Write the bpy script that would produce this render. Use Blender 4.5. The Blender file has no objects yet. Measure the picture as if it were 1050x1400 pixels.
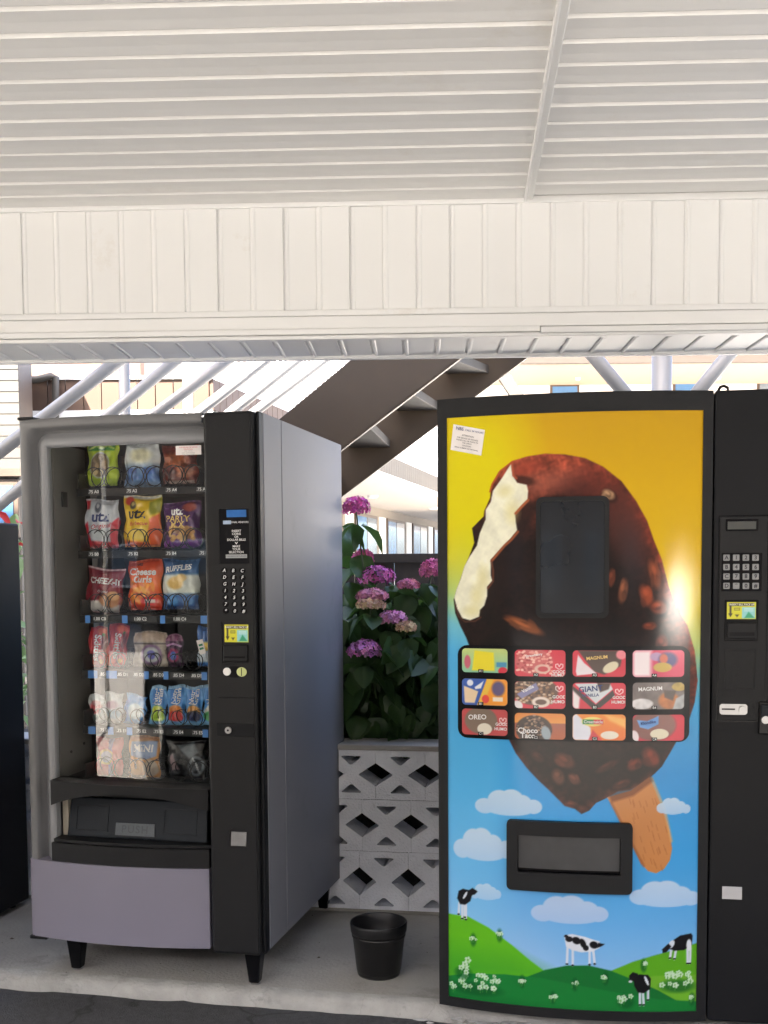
import bpy, bmesh, math, random
import numpy as np
from math import radians, sin, cos, pi, sqrt, atan2
from mathutils import Vector, Matrix, noise
random.seed(7); np.random.seed(7)
S = bpy.context.scene
COL = S.collection

# ------------------------------------------------------------------ camera
F, PPX, PPY, TH, ROLL, H = 1500.0, 525.0, 880.0, math.atan(100/1500.0), 0.0069, 1.33
cam_d = bpy.data.cameras.new('camera'); cam = bpy.data.objects.new('camera', cam_d); COL.objects.link(cam)
cam_d.sensor_fit = 'VERTICAL'; cam_d.sensor_height = 36.0; cam_d.sensor_width = 27.0
cam_d.lens = 36.0*F/1400.0
cam_d.shift_y = (PPY-700.0)/1400.0
cam_d.clip_start = 0.05; cam_d.clip_end = 500
FWD = Vector((0, cos(TH), -sin(TH))); RGT = Vector((1, 0, 0)); UPV = RGT.cross(FWD)
CR = RGT*cos(ROLL)-UPV*sin(ROLL); CU = UPV*cos(ROLL)+RGT*sin(ROLL)
cam.matrix_world = Matrix(((CR.x, CU.x, -FWD.x, 0), (CR.y, CU.y, -FWD.y, 0), (CR.z, CU.z, -FWD.z, H), (0, 0, 0, 1)))
S.camera = cam
C0 = Vector((0, 0, H))
# ------------------------------------------------------------------ world, sun, exposure
SUN_TO = Vector((-0.42, -0.68, 0.95)).normalized()
w = bpy.data.worlds.new('World'); S.world = w; w.use_nodes = True
nt = w.node_tree; bg = nt.nodes['Background']
sky = nt.nodes.new('ShaderNodeTexSky'); sky.sky_type = 'NISHITA'; sky.sun_disc = False
sky.sun_elevation = math.asin(SUN_TO.z); sky.sun_rotation = atan2(SUN_TO.x, SUN_TO.y)
sky.air_density = 0.8; sky.dust_density = 4.0; sky.ozone_density = 0.4
nt.links.new(sky.outputs[0], bg.inputs[0]); bg.inputs[1].default_value = 0.15
sl = bpy.data.lights.new('sun', 'SUN'); sl.energy = 5.0; sl.angle = radians(0.5); sl.color = (1, 0.94, 0.85)
so = bpy.data.objects.new('sun', sl); COL.objects.link(so); so.location = (-10, -14, 20)
so.rotation_euler = (-SUN_TO).to_track_quat('-Z', 'Y').to_euler()
S.view_settings.view_transform = 'Standard'; S.view_settings.look = 'None'
S.view_settings.gamma = 1.0; S.view_settings.use_curve_mapping = False
S.view_settings.exposure = 3.3
S.cycles.max_bounces = 10; S.cycles.transparent_max_bounces = 16; S.cycles.glossy_bounces = 5
S.cycles.diffuse_bounces = 5

# ------------------------------------------------------------------ pixel helpers (photo pixels -> points on real planes)
def ray(x, y): return FWD + CR*((x-PPX)/F) - CU*((y-PPY)/F)
def at(x, y, Y):
    d = ray(x, y); return C0 + d*(Y/d.y)
def onz(x, y, z=0.0):
    d = ray(x, y); return C0 + d*((z-H)/d.z)
def hitplane(x, y, p, n):
    d = ray(x, y); return C0 + d*((p-C0).dot(n)/d.dot(n))

# ------------------------------------------------------------------ materials
def lin(c):
    c = np.asarray(c, float)/255.0
    return np.where(c <= .04045, c/12.92, ((c+.055)/1.055)**2.4)
MATS = {}
def pm(name, col, rough=.5, metal=0.0, var=.08, scale=6.0, bump=0.0, bscale=40.0, spec=.5, coat=0.0, rvar=.08, stretch=(1, 1, 1), wear=None, coatr=.05):
    m = bpy.data.materials.new(name); m.use_nodes = True; t = m.node_tree; N = t.nodes; Lk = t.links
    b = N['Principled BSDF']
    tc = N.new('ShaderNodeTexCoord'); mp = N.new('ShaderNodeMapping'); mp.inputs['Scale'].default_value = stretch
    oi = N.new('ShaderNodeObjectInfo'); ad = N.new('ShaderNodeVectorMath'); ad.operation = 'ADD'
    mu = N.new('ShaderNodeMath'); mu.operation = 'MULTIPLY'; mu.inputs[1].default_value = 37.0
    Lk.new(oi.outputs['Random'], mu.inputs[0]); Lk.new(tc.outputs['Object'], mp.inputs[0])
    Lk.new(mp.outputs[0], ad.inputs[0]); Lk.new(mu.outputs[0], ad.inputs[1])
    n1 = N.new('ShaderNodeTexNoise'); n1.inputs['Scale'].default_value = scale; n1.inputs['Detail'].default_value = 6
    Lk.new(ad.outputs[0], n1.inputs['Vector'])
    mx = N.new('ShaderNodeMix'); mx.data_type = 'RGBA'
    c = Vector(col[:3]); lo = c*(1-var*1.6); hi = c*(1+var*1.2)
    mx.inputs[6].default_value = (*lo, 1); mx.inputs[7].default_value = (*[min(1, v) for v in hi], 1)
    Lk.new(n1.outputs['Fac'], mx.inputs[0])
    outc = mx.outputs[2]
    if wear:   # (colour, scale, threshold)
        n3 = N.new('ShaderNodeTexNoise'); n3.inputs['Scale'].default_value = wear[1]; n3.inputs['Detail'].default_value = 8; n3.inputs['Roughness'].default_value = .7
        Lk.new(ad.outputs[0], n3.inputs['Vector'])
        rp = N.new('ShaderNodeMapRange'); rp.inputs[1].default_value = wear[2]; rp.inputs[2].default_value = wear[2]+.08; rp.inputs[4].default_value = wear[3] if len(wear) > 3 else 1
        Lk.new(n3.outputs['Fac'], rp.inputs[0])
        m2 = N.new('ShaderNodeMix'); m2.data_type = 'RGBA'; Lk.new(rp.outputs[0], m2.inputs[0]); Lk.new(outc, m2.inputs[6]); m2.inputs[7].default_value = (*wear[0], 1)
        outc = m2.outputs[2]
    Lk.new(outc, b.inputs['Base Color'])
    mr = N.new('ShaderNodeMapRange'); mr.inputs[3].default_value = max(.02, rough-rvar); mr.inputs[4].default_value = min(1, rough+rvar)
    Lk.new(n1.outputs['Fac'], mr.inputs[0]); Lk.new(mr.outputs[0], b.inputs['Roughness'])
    b.inputs['Metallic'].default_value = metal; b.inputs['Specular IOR Level'].default_value = spec
    if coat: b.inputs['Coat Weight'].default_value = coat; b.inputs['Coat Roughness'].default_value = coatr
    if bump:
        n2 = N.new('ShaderNodeTexNoise'); n2.inputs['Scale'].default_value = bscale; n2.inputs['Detail'].default_value = 5
        Lk.new(ad.outputs[0], n2.inputs['Vector'])
        bp = N.new('ShaderNodeBump'); bp.inputs['Strength'].default_value = bump; bp.inputs['Distance'].default_value = .01
        Lk.new(n2.outputs['Fac'], bp.inputs['Height']); Lk.new(bp.outputs[0], b.inputs['Normal'])
    MATS[name] = m; return m
def print_mat(name, rough, coat, noise_b=0.0, spec=.5, coatr=.04):
    m = bpy.data.materials.new(name); m.use_nodes = True; t = m.node_tree; b = t.nodes['Principled BSDF']
    a = t.nodes.new('ShaderNodeAttribute'); a.attribute_name = 'Col'; t.links.new(a.outputs['Color'], b.inputs['Base Color'])
    b.inputs['Roughness'].default_value = rough; b.inputs['Coat Weight'].default_value = coat; b.inputs['Coat Roughness'].default_value = coatr
    b.inputs['Specular IOR Level'].default_value = spec
    if noise_b:
        tc = t.nodes.new('ShaderNodeTexCoord'); n = t.nodes.new('ShaderNodeTexNoise'); n.inputs['Scale'].default_value = 60
        t.links.new(tc.outputs['Object'], n.inputs['Vector'])
        bp = t.nodes.new('ShaderNodeBump'); bp.inputs['Strength'].default_value = noise_b; bp.inputs['Distance'].default_value = .004
        t.links.new(n.outputs['Fac'], bp.inputs['Height']); t.links.new(bp.outputs[0], b.inputs['Normal'])
    return m
def glass_mat(name, tint, rough=.01):
    m = bpy.data.materials.new(name); m.use_nodes = True; t = m.node_tree; N = t.nodes; N.remove(N['Principled BSDF'])
    tr = N.new('ShaderNodeBsdfTransparent'); tr.inputs[0].default_value = (*tint, 1)
    gl = N.new('ShaderNodeBsdfGlossy'); gl.inputs['Roughness'].default_value = rough
    fr = N.new('ShaderNodeFresnel'); fr.inputs[0].default_value = 1.5
    mu = N.new('ShaderNodeMath'); mu.operation = 'MULTIPLY'; mu.inputs[1].default_value = 1.25
    tc = N.new('ShaderNodeTexCoord'); no = N.new('ShaderNodeTexNoise'); no.inputs['Scale'].default_value = 3.0
    bp = N.new('ShaderNodeBump'); bp.inputs['Strength'].default_value = .03; bp.inputs['Distance'].default_value = .02
    t.links.new(tc.outputs['Object'], no.inputs['Vector']); t.links.new(no.outputs['Fac'], bp.inputs['Height']); t.links.new(bp.outputs[0], gl.inputs['Normal'])
    mx = N.new('ShaderNodeMixShader')
    t.links.new(fr.outputs[0], mu.inputs[0]); t.links.new(mu.outputs[0], mx.inputs[0]); t.links.new(tr.outputs[0], mx.inputs[1]); t.links.new(gl.outputs[0], mx.inputs[2])
    t.links.new(mx.outputs[0], N['Material Output'].inputs[0])
    return m
VINYL = pm('white_vinyl', (.755, .755, .74), .42, var=.03, scale=3, rvar=.05, wear=((.62, .58, .52), 2.2, .62, .5))
VINYLC = pm('ceiling_vinyl', (.72, .715, .70), .5, var=.03, scale=2.5, rvar=.05, wear=((.62, .59, .54), 1.6, .6, .5))
WHITE = pm('white_paint', (.78, .78, .76), .4, var=.04, scale=5)
CONC = pm('concrete', (.315, .305, .28), .85, var=.22, scale=5, bump=.35, bscale=90, wear=((.17, .165, .15), 2.6, .56, .6))
CURB = pm('worn_concrete_edge', (.34, .335, .315), .85, var=.25, scale=14, bump=.5, bscale=60, wear=((.2, .2, .19), 9, .6, .7))
ASPH = pm('asphalt', (.062, .063, .068), .85, var=.45, scale=60, bump=.9, bscale=220, wear=((.15, .15, .15), 5, .60, .5))
LAV = pm('lavender_grey_enamel', (.185, .189, .215), .48, .0, var=.05, scale=4, rvar=.06, spec=.16, coat=.09, coatr=.16, wear=((.15, .152, .175), 3, .58, .5))
LAVP = pm('lavender_panel_paint', (.185, .175, .225), .45, var=.04, scale=4)
GREYP = pm('grey_moulded_plastic', (.142, .143, .146), .5, var=.05, scale=8, bump=.06, bscale=400)
GREYI = pm('light_grey_inner_band', (.225, .23, .24), .45, var=.06, scale=8, bump=.1, bscale=300)
BLACKP = pm('black_textured_plastic', (.0105, .0108, .0118), .5, var=.15, scale=10, bump=.12, bscale=500, rvar=.1, spec=.22)
BLACKM = pm('black_enamel', (.0085, .009, .0105), .45, var=.15, scale=5, rvar=.1, spec=.15)
BLACKG = pm('black_gloss', (.006, .006, .007), .2, var=.1, rvar=.04, spec=.16)
INTER = pm('dark_interior_paint', (.035, .036, .037), .55, var=.1)
INTERG = pm('grey_interior_metal', (.17, .165, .155), .5, var=.1, scale=5)
SLATE = pm('slate_plastic', (.0125, .016, .021), .5, var=.08, bump=.08, bscale=300, spec=.2)
SILVER = pm('brushed_steel', (.36, .36, .36), .35, .9, var=.08)
WIRE = pm('black_wire', (.01, .01, .011), .35, var=.1)
BLUET = pm('blue_price_tag', (.05, .2, .55), .4, var=.1)
LCD = pm('blue_lcd', (.03, .14, .42), .15, var=.3, scale=30)
TXTW = pm('white_lettering', (.72, .72, .72), .5, var=.03)
TXTG = pm('grey_lettering', (.32, .33, .34), .5, var=.03)
TXTB = pm('dark_lettering', (.02, .02, .03), .5, var=.03)
TXTR = pm('red_lettering', (.55, .03, .05), .5, var=.03)
TXTN = pm('navy_lettering', (.02, .04, .16), .5, var=.03)
TXTO = pm('gold_lettering', (.72, .5, .16), .5, var=.03)
PAPER = pm('paper_notice', (.72, .68, .66), .6, var=.05, scale=30)
BLOCKM = pm('painted_block', (.79, .82, .88), .75, var=.10, scale=9, bump=.5, bscale=120, wear=((.45, .46, .47), 6, .64, .4))
SOIL = pm('soil', (.03, .022, .016), .95, var=.4, scale=20, bump=.8, bscale=60)
BROWN = pm('brown_painted_steel', (.078, .051, .029), .45, var=.12, scale=5, rvar=.1)
BROWNF = pm('brown_fence_paint', (.035, .026, .022), .6, var=.25, scale=8, stretch=(6, 6, 1))
TAN = pm('tan_siding', (.095, .055, .036), .55, var=.06, scale=3)
PEACH = pm('peach_stucco', (.12, .07, .048), .8, var=.06, scale=3, bump=.2)
CREAM = pm('cream_siding', (.085, .076, .064), .6, var=.05, scale=3)
WALLW = pm('white_stucco', (.8, .77, .72), .8, var=.04, scale=3)
FRAMEB = pm('brown_window_frame', (.09, .062, .045), .5, var=.1)
PIPE = pm('white_pipe_paint', (.22, .212, .205), .4, var=.05, scale=6, wear=((.5, .5, .5), 4, .64, .6))
STEMG = pm('green_stem', (.05, .085, .03), .6, var=.2)
POTM = pm('black_pot_plastic', (.012, .012, .013), .42, var=.2, scale=12, wear=((.04, .037, .033), 5, .6, .6))
GLASS = glass_mat('clear_glass', (.93, .95, .94)); GLASSD = glass_mat('smoked_glass', (.45, .48, .52))
WINB = pm('blue_reflection_glass', (.08, .19, .36), .1, var=.35, scale=1.2, coat=.4)  # blue reflection put into the pane colour
WIND = pm('window_glass', (.16, .2, .24), .06, var=.3, scale=1.0, coat=1)
FILM = print_mat('printed_film', .32, .35, .15, coatr=.15)
CARD = print_mat('printed_card', .35, .22, coatr=.1)
POSTER = print_mat('glossy_printed_panel', .45, .42, coatr=.12, spec=.1)
PETAL = print_mat('petal', .7, 0, spec=.2)
TYRE = pm('tyre_rubber', (.015, .015, .015), .8)
VANW = pm('white_van_paint', (.8, .8, .79), .25, coat=.8)
def crack(m, scale, col, width=.012, fac=.7):
    t = m.node_tree; b = t.nodes['Principled BSDF']; N = t.nodes; src = b.inputs['Base Color'].links[0].from_socket
    tc = N.new('ShaderNodeTexCoord'); nz = N.new('ShaderNodeTexNoise'); nz.inputs['Scale'].default_value = 2.5; nz.inputs['Detail'].default_value = 8
    va = N.new('ShaderNodeVectorMath'); va.operation = 'MULTIPLY_ADD'; va.inputs[1].default_value = (.5, .5, .5)
    vo = N.new('ShaderNodeTexVoronoi'); vo.feature = 'DISTANCE_TO_EDGE'; vo.inputs['Scale'].default_value = scale
    mr = N.new('ShaderNodeMapRange'); mr.inputs[1].default_value = 0; mr.inputs[2].default_value = width; mr.inputs[3].default_value = fac; mr.inputs[4].default_value = 0
    t.links.new(tc.outputs['Object'], nz.inputs['Vector']); t.links.new(nz.outputs['Color'], va.inputs[0]); t.links.new(tc.outputs['Object'], va.inputs[2])
    t.links.new(va.outputs[0], vo.inputs['Vector']); t.links.new(vo.outputs['Distance'], mr.inputs[0])
    mx = N.new('ShaderNodeMix'); mx.data_type = 'RGBA'; t.links.new(mr.outputs[0], mx.inputs[0]); t.links.new(src, mx.inputs[6]); mx.inputs[7].default_value = (*col, 1); t.links.new(mx.outputs[2], b.inputs['Base Color'])
crack(CONC, .32, (.14, .135, .125), .003, .14); crack(ASPH, 1.3, (.015, .015, .015), .012, .8); crack(CURB, 3.0, (.16, .155, .14), .012, .22)
def leaf_mat(name, c1, c2):
    m = pm(name, c1, .42, var=.25, scale=14, spec=.4)
    t = m.node_tree; b = t.nodes['Principled BSDF']; out = t.nodes['Material Output']
    tl = t.nodes.new('ShaderNodeBsdfTranslucent'); tl.inputs[0].default_value = (*c2, 1)
    mx = t.nodes.new('ShaderNodeMixShader'); mx.inputs[0].default_value = .22
    t.links.new(b.outputs[0], mx.inputs[1]); t.links.new(tl.outputs[0], mx.inputs[2]); t.links.new(mx.outputs[0], out.inputs[0])
    return m
LEAF = leaf_mat('hydrangea_leaf', (.04, .085, .026), (.09, .19, .035))
LEAFR = leaf_mat('red_leaf', (.4, .02, .03), (.5, .05, .04))
LEAFP = leaf_mat('pale_leaf', (.2, .3, .14), (.2, .3, .1))

# ------------------------------------------------------------------ mesh helpers
def link(o, parent=None):
    COL.objects.link(o)
    if parent is not None: o.parent = parent
    return o
class MB:
    def __init__(s): s.v = []; s.f = []
    def add(s, vs, fs):
        k = len(s.v); s.v += [tuple(p) for p in vs]; s.f += [tuple(i+k for i in f) for f in fs]; return s
    def box(s, x0, x1, y0, y1, z0, z1):
        return s.add([(x0, y0, z0), (x1, y0, z0), (x1, y1, z0), (x0, y1, z0), (x0, y0, z1), (x1, y0, z1), (x1, y1, z1), (x0, y1, z1)],
                     [(3, 2, 1, 0), (4, 5, 6, 7), (0, 1, 5, 4), (1, 2, 6, 5), (2, 3, 7, 6), (3, 0, 4, 7)])
    def hexa(s, a, b):   # two quads (lists of 4 points), same winding
        return s.add(list(a)+list(b), [(3, 2, 1, 0), (4, 5, 6, 7), (0, 1, 5, 4), (1, 2, 6, 5), (2, 3, 7, 6), (3, 0, 4, 7)])
    def prism(s, poly, fn0, fn1):
        n = len(poly)
        s.add([fn0(*p) for p in poly]+[fn1(*p) for p in poly],
              [tuple(range(n-1, -1, -1)), tuple(range(n, 2*n))]+[(i, (i+1) % n, n+(i+1) % n, n+i) for i in range(n)])
        return s
    def tube(s, pts, r, n=8, cap=True):
        pts = [Vector(p) for p in pts]; rs = r if isinstance(r, (list, tuple)) else [r]*len(pts); k = len(s.v); up = None
        for i, p in enumerate(pts):
            d = (pts[min(i+1, len(pts)-1)]-pts[max(i-1, 0)]).normalized()
            if up is None: up = d.orthogonal().normalized()
            up = (up-d*up.dot(d)).normalized(); sd = d.cross(up)
            for j in range(n):
                a = 2*pi*j/n; s.v.append(tuple(p+(up*cos(a)+sd*sin(a))*rs[i]))
        for i in range(len(pts)-1):
            for j in range(n):
                s.f.append((k+i*n+j, k+i*n+(j+1) % n, k+(i+1)*n+(j+1) % n, k+(i+1)*n+j))
        if cap:
            s.f.append(tuple(k+j for j in range(n-1, -1, -1))); e = k+(len(pts)-1)*n; s.f.append(tuple(e+j for j in range(n)))
        return s
    def lathe(s, prof, n=32, c=(0, 0, 0)):
        k = len(s.v)
        for r, z in prof:
            for j in range(n):
                a = 2*pi*j/n; s.v.append((c[0]+r*cos(a), c[1]+r*sin(a), c[2]+z))
        for i in range(len(prof)-1):
            for j in range(n): s.f.append((k+i*n+j, k+i*n+(j+1) % n, k+(i+1)*n+(j+1) % n, k+(i+1)*n+j))
        return s
    def grid(s, fn, us, vs):
        k = len(s.v); nv = len(vs)
        for u in us:
            for v in vs: s.v.append(tuple(fn(u, v)))
        for i in range(len(us)-1):
            for j in range(nv-1): s.f.append((k+i*nv+j, k+(i+1)*nv+j, k+(i+1)*nv+j+1, k+i*nv+j+1))
        return s
    def mesh(s, name, mat):
        me = bpy.data.meshes.new(name); me.from_pydata(s.v, [], s.f); me.materials.append(mat); me.update(); return me
    def build(s, name, mat, parent=None, bevel=0, smooth=False, seg=2, recalc=True):
        me = s.mesh(name, mat)
        if recalc:
            bm = bmesh.new(); bm.from_mesh(me); bmesh.ops.recalc_face_normals(bm, faces=bm.faces); bm.to_mesh(me); bm.free()
        o = link(bpy.data.objects.new(name, me), parent)
        if smooth: me.polygons.foreach_set('use_smooth', [True]*len(me.polygons))
        if bevel:
            m = o.modifiers.new('bevel', 'BEVEL'); m.width = bevel; m.segments = seg; m.limit_method = 'ANGLE'; m.angle_limit = radians(40)
        return o
def box(name, mat, parent, x0, x1, y0, y1, z0, z1, bevel=0, seg=2): return MB().box(x0, x1, y0, y1, z0, z1).build(name, mat, parent, bevel, seg=seg)
def empty(name, loc, rz=0.0):
    o = bpy.data.objects.new(name, None); o.location = loc; o.rotation_euler = (0, 0, rz); o.empty_display_size = .1; return link(o)
def tag(o, label=None, cat=None, group=None, kind=None):
    if label: o['label'] = label
    if cat: o['category'] = cat
    if group: o['group'] = group
    if kind: o['kind'] = kind
    return o
def dup(o, parent=None, loc=None):
    c = o.copy(); COL.objects.link(c)
    if parent is not None: c.parent = parent
    if loc is not None: c.location = loc
    return c
def rrect(x0, x1, z0, z1, r, n=5):
    pts = []
    for cx, cz, a0 in ((x1-r, z1-r, 0), (x0+r, z1-r, pi/2), (x0+r, z0+r, pi), (x1-r, z0+r, 3*pi/2)):
        for i in range(n+1):
            a = a0+pi/2*i/n; pts.append((cx+r*cos(a), cz+r*sin(a)))
    return pts
def fill_mesh(outer, holes=(), maxu=None):
    """2-D polygon with holes -> (verts2d, tris), optionally cut by vertical lines every maxu"""
    bm = bmesh.new(); es = []
    for loop in [outer]+list(holes):
        vs = [bm.verts.new((p[0], p[1], 0)) for p in loop]
        for i in range(len(vs)): es.append(bm.edges.new((vs[i], vs[(i+1) % len(vs)])))
    bmesh.ops.triangle_fill(bm, use_beauty=True, use_dissolve=False, edges=es)
    if maxu:
        xs = [p[0] for p in outer]; u = math.ceil(min(xs)/maxu)*maxu
        while u < max(xs):
            bmesh.ops.bisect_plane(bm, geom=bm.verts[:]+bm.edges[:]+bm.faces[:], plane_co=(u, 0, 0), plane_no=(1, 0, 0)); u += maxu
    bm.verts.index_update(); v = [(q.co.x, q.co.y) for q in bm.verts]; f = [tuple(q.index for q in fc.verts) for fc in bm.faces]; bm.free(); return v, f
def plate(name, mat, parent, outer, holes, mapf, v0, v1, maxu=None, bevel=0):
    """solid plate: front at depth v0, back at v1; mapf(x,z,v)->point"""
    v, f = fill_mesh(outer, holes, maxu); mb = MB()
    mb.add([mapf(x, z, v0) for x, z in v], f); mb.add([mapf(x, z, v1) for x, z in v], [t[::-1] for t in f])
    for loop in [outer]+list(holes):
        pts = []
        for i in range(len(loop)):
            a, b = loop[i], loop[(i+1) % len(loop)]; n = max(1, int(abs(b[0]-a[0])/(maxu or 9))+1)
            pts += [(a[0]+(b[0]-a[0])*k/n, a[1]+(b[1]-a[1])*k/n) for k in range(n)]
        n = len(pts); mb.add([mapf(x, z, v0) for x, z in pts]+[mapf(x, z, v1) for x, z in pts], [(i, (i+1) % n, n+(i+1) % n, n+i) for i in range(n)])
    return mb.build(name, mat, parent, bevel)
_tc = {}
def text(s, size, mapf, mat, parent, name='lettering', bold=0.0, shear=0.0, ax='CENTER', wscale=1.0, spacing=1.0):
    """flat lettering; mapf(x,y) -> point"""
    key = (s, bold, shear, ax, spacing)
    if key not in _tc:
        cu = bpy.data.curves.new('t', 'FONT'); cu.body = s; cu.size = 1; cu.align_x = ax; cu.align_y = 'CENTER'; cu.offset = bold; cu.shear = shear; cu.resolution_u = 3; cu.space_character = spacing
        o = bpy.data.objects.new('t', cu); COL.objects.link(o); bpy.context.view_layer.update()
        me = bpy.data.meshes.new_from_object(o.evaluated_get(bpy.context.evaluated_depsgraph_get()))
        _tc[key] = ([tuple(q.co) for q in me.vertices], [tuple(p.vertices) for p in me.polygons])
        bpy.data.objects.remove(o); bpy.data.curves.remove(cu); bpy.data.meshes.remove(me)
    v, f = _tc[key]
    return MB().add([mapf(x*size*wscale, y*size) for x, y, _ in v], f).build(name, mat, parent, recalc=False)

# ------------------------------------------------------------------ painter for flat print (colours per vertex)
class Paint:
    def __init__(s, X, Y): s.X = np.asarray(X, float).ravel(); s.Y = np.asarray(Y, float).ravel(); s.c = np.zeros((len(s.X), 3))
    def mix(s, a, col, idx=None):
        col = np.asarray(col, float)
        if idx is None: s.c = s.c*(1-a[:, None])+col*a[:, None]
        else: s.c[idx] = s.c[idx]*(1-a[:, None])+col*a[:, None]
    def fill(s, col): s.c[:] = col
    def vgrad(s, stops, shift=0):
        ys = [p[0] for p in stops]; y = s.Y+shift
        for k in range(3): s.c[:, k] = np.interp(y, ys, [p[1][k] for p in stops])
    def _sd(s, pts, idx, closed=True):
        x = s.X[idx]; y = s.Y[idx]; d = np.full(len(x), 1e9); ins = np.zeros(len(x), bool); n = len(pts)
        for i in range(n if closed else n-1):
            (x1, y1), (x2, y2) = pts[i], pts[(i+1) % n]
            dx, dy = x2-x1, y2-y1; l = dx*dx+dy*dy+1e-12
            t = np.clip(((x-x1)*dx+(y-y1)*dy)/l, 0, 1); d = np.minimum(d, (x-x1-t*dx)**2+(y-y1-t*dy)**2)
            if closed and y1 != y2:
                c = ((y1 > y) != (y2 > y)) & (x < (x2-x1)*(y-y1)/(y2-y1)+x1); ins ^= c
        return np.sqrt(d), ins
    def _box(s, pts, m):
        xs = [p[0] for p in pts]; ys = [p[1] for p in pts]
        return np.nonzero((s.X > min(xs)-m) & (s.X < max(xs)+m) & (s.Y > min(ys)-m) & (s.Y < max(ys)+m))[0]
    def poly(s, pts, col, soft=1.0, alpha=1.0):
        idx = s._box(pts, soft+1)
        if not len(idx): return
        d, ins = s._sd(pts, idx); a = np.clip(.5+np.where(ins, d, -d)/soft, 0, 1)*alpha; s.mix(a, col, idx)
    def stroke(s, pts, wd, col, soft=1.0, alpha=1.0):
        idx = s._box(pts, wd+soft)
        if not len(idx): return
        d, _ = s._sd(pts, idx, False); a = np.clip(.5+(wd/2-d)/soft, 0, 1)*alpha; s.mix(a, col, idx)
    def ell(s, cx, cy, rx, ry, col, soft=.15, alpha=1.0, rot=0.0):
        m = max(rx, ry)*(1+soft)+1; idx = s._box([(cx-m, cy-m), (cx+m, cy+m)], 0)
        if not len(idx): return
        x = s.X[idx]-cx; y = s.Y[idx]-cy; c, sn = cos(rot), sin(rot)
        r = np.sqrt(((x*c+y*sn)/rx)**2+((-x*sn+y*c)/ry)**2); a = np.clip((1-r)/soft+.5, 0, 1)*alpha; s.mix(a, col, idx)
    def rect(s, x0, x1, y0, y1, col, soft=1.0, alpha=1.0): s.poly([(x0, y0), (x1, y0), (x1, y1), (x0, y1)], col, soft, alpha)
    def blotch(s, amp, sc, seed=0):
        r = np.random.RandomState(seed); n = np.zeros(len(s.X))
        for k in range(10):
            a, b, ph = r.normal(size=2).tolist()+[r.rand()*6.28]; n += np.sin((s.X*a+s.Y*b)*sc+ph+2*np.sin((s.X*b-s.Y*a)*sc*.7+ph))
        s.c = np.clip(s.c*(1+amp*n[:, None]/3), 0, 255)
    def out(s, k=1.0): return np.clip(lin(np.clip(s.c, 0, 255))*k, 0, .9)
def set_col(me, rgb):
    a = me.color_attributes.new('Col', 'FLOAT_COLOR', 'POINT'); d = np.ones((len(me.vertices), 4), np.float32); d[:, :3] = rgb; a.data.foreach_set('color', d.ravel())

# ================================================================== SETTING: ground, slab, ceiling, beam
E1 = onz(0, 1331); E2 = onz(500, 1367)
ex = (E2-E1); ex.z = 0; ex.normalize(); ey = Vector((-ex.y, ex.x, 0))
def slab_edge_jit(t): return .006*noise.noise(Vector((t*9, 0, 0)))+.004*noise.noise(Vector((t*31, 3, 0)))
ts = [-9+i*.05 for i in range(381)]
mb = MB(); n = len(ts); row = []
for t in ts:
    j = slab_edge_jit(t); base = E1+ex*t
    row.append([base+ey*9.0, base+ey*(.05+j), base+ey*(.014+j)+Vector((0, 0, -.004)), base+ey*j+Vector((0, 0, -.016)), base+ey*(j-.012)+Vector((0, 0, -.12))])
for r in row: mb.v += [tuple(p) for p in r]
for i in range(n-1):
    for k in range(4): mb.f.append((i*5+k, (i+1)*5+k, (i+1)*5+k+1, i*5+k+1))
slab = mb.build('pavement', CONC, smooth=True); tag(slab, 'grey concrete slab under the vending machines', kind='structure')
slab.data.materials.append(CURB)
for i, p in enumerate(slab.data.polygons):
    if i % 4 >= 1: p.material_index = 1
# asphalt with a ragged lip against the slab
mb = MB(); g = []
for t in ts:
    j = .012*noise.noise(Vector((t*6, 9, 0)))+.010*noise.noise(Vector((t*24, 5, 1)))+.006*noise.noise(Vector((t*70, 5, 1)))
    zt = -.044+.008*noise.noise(Vector((t*5, 2, 4)))
    b = E1+ex*t; g.append([b+ey*.01+Vector((0, 0, zt-.01)), b+ey*(-.016+j)+Vector((0, 0, zt)), b-ey*.3+Vector((0, 0, -.052)), b-ey*1.2+Vector((0, 0, -.06)), b-ey*3.2+Vector((0, 0, -.06))])
for r in g: mb.v += [tuple(p) for p in r]
for i in range(len(ts)-1):
    for k in range(4): mb.f.append((i*5+k, (i+1)*5+k, (i+1)*5+k+1, i*5+k+1))
tag(mb.build('asphalt_road', ASPH, smooth=True), 'dark asphalt parking lot in front of the slab', kind='structure')
LOTM = pm('lot_asphalt', (.21, .203, .19), .9, var=.3, scale=4)
GROUNDM = pm('courtyard_ground', (.44, .42, .385), .9, var=.15, scale=2)
tag(MB().add([(-120, -120, -.09), (120, -120, -.09), (120, 160, -.09), (-120, 160, -.09)], [(0, 1, 2, 3)]).build('ground', GROUNDM), 'pale courtyard ground', kind='structure')

YB = 3.9; PSC = radians(2.0)
cB = at(525, 276, YB)
BF = Matrix.Translation(Vector((0, cB.y, 0))) @ Matrix.Rotation(-PSC, 4, 'Z')
def zB(y): return at(525, y, YB).z
ZT, ZB0 = zB(276), zB(462)
def frame_empty(name, rz, loc): return empty(name, loc, rz)
tag(MB().add([(-2.55, -14, -.075), (60, -14, -.075), (60, 3.0, -.075), (-2.55, 3.0, -.075)], [(0, 1, 2, 3)]).build('lot_paving', LOTM), 'grey asphalt parking lot', kind='structure')
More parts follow.
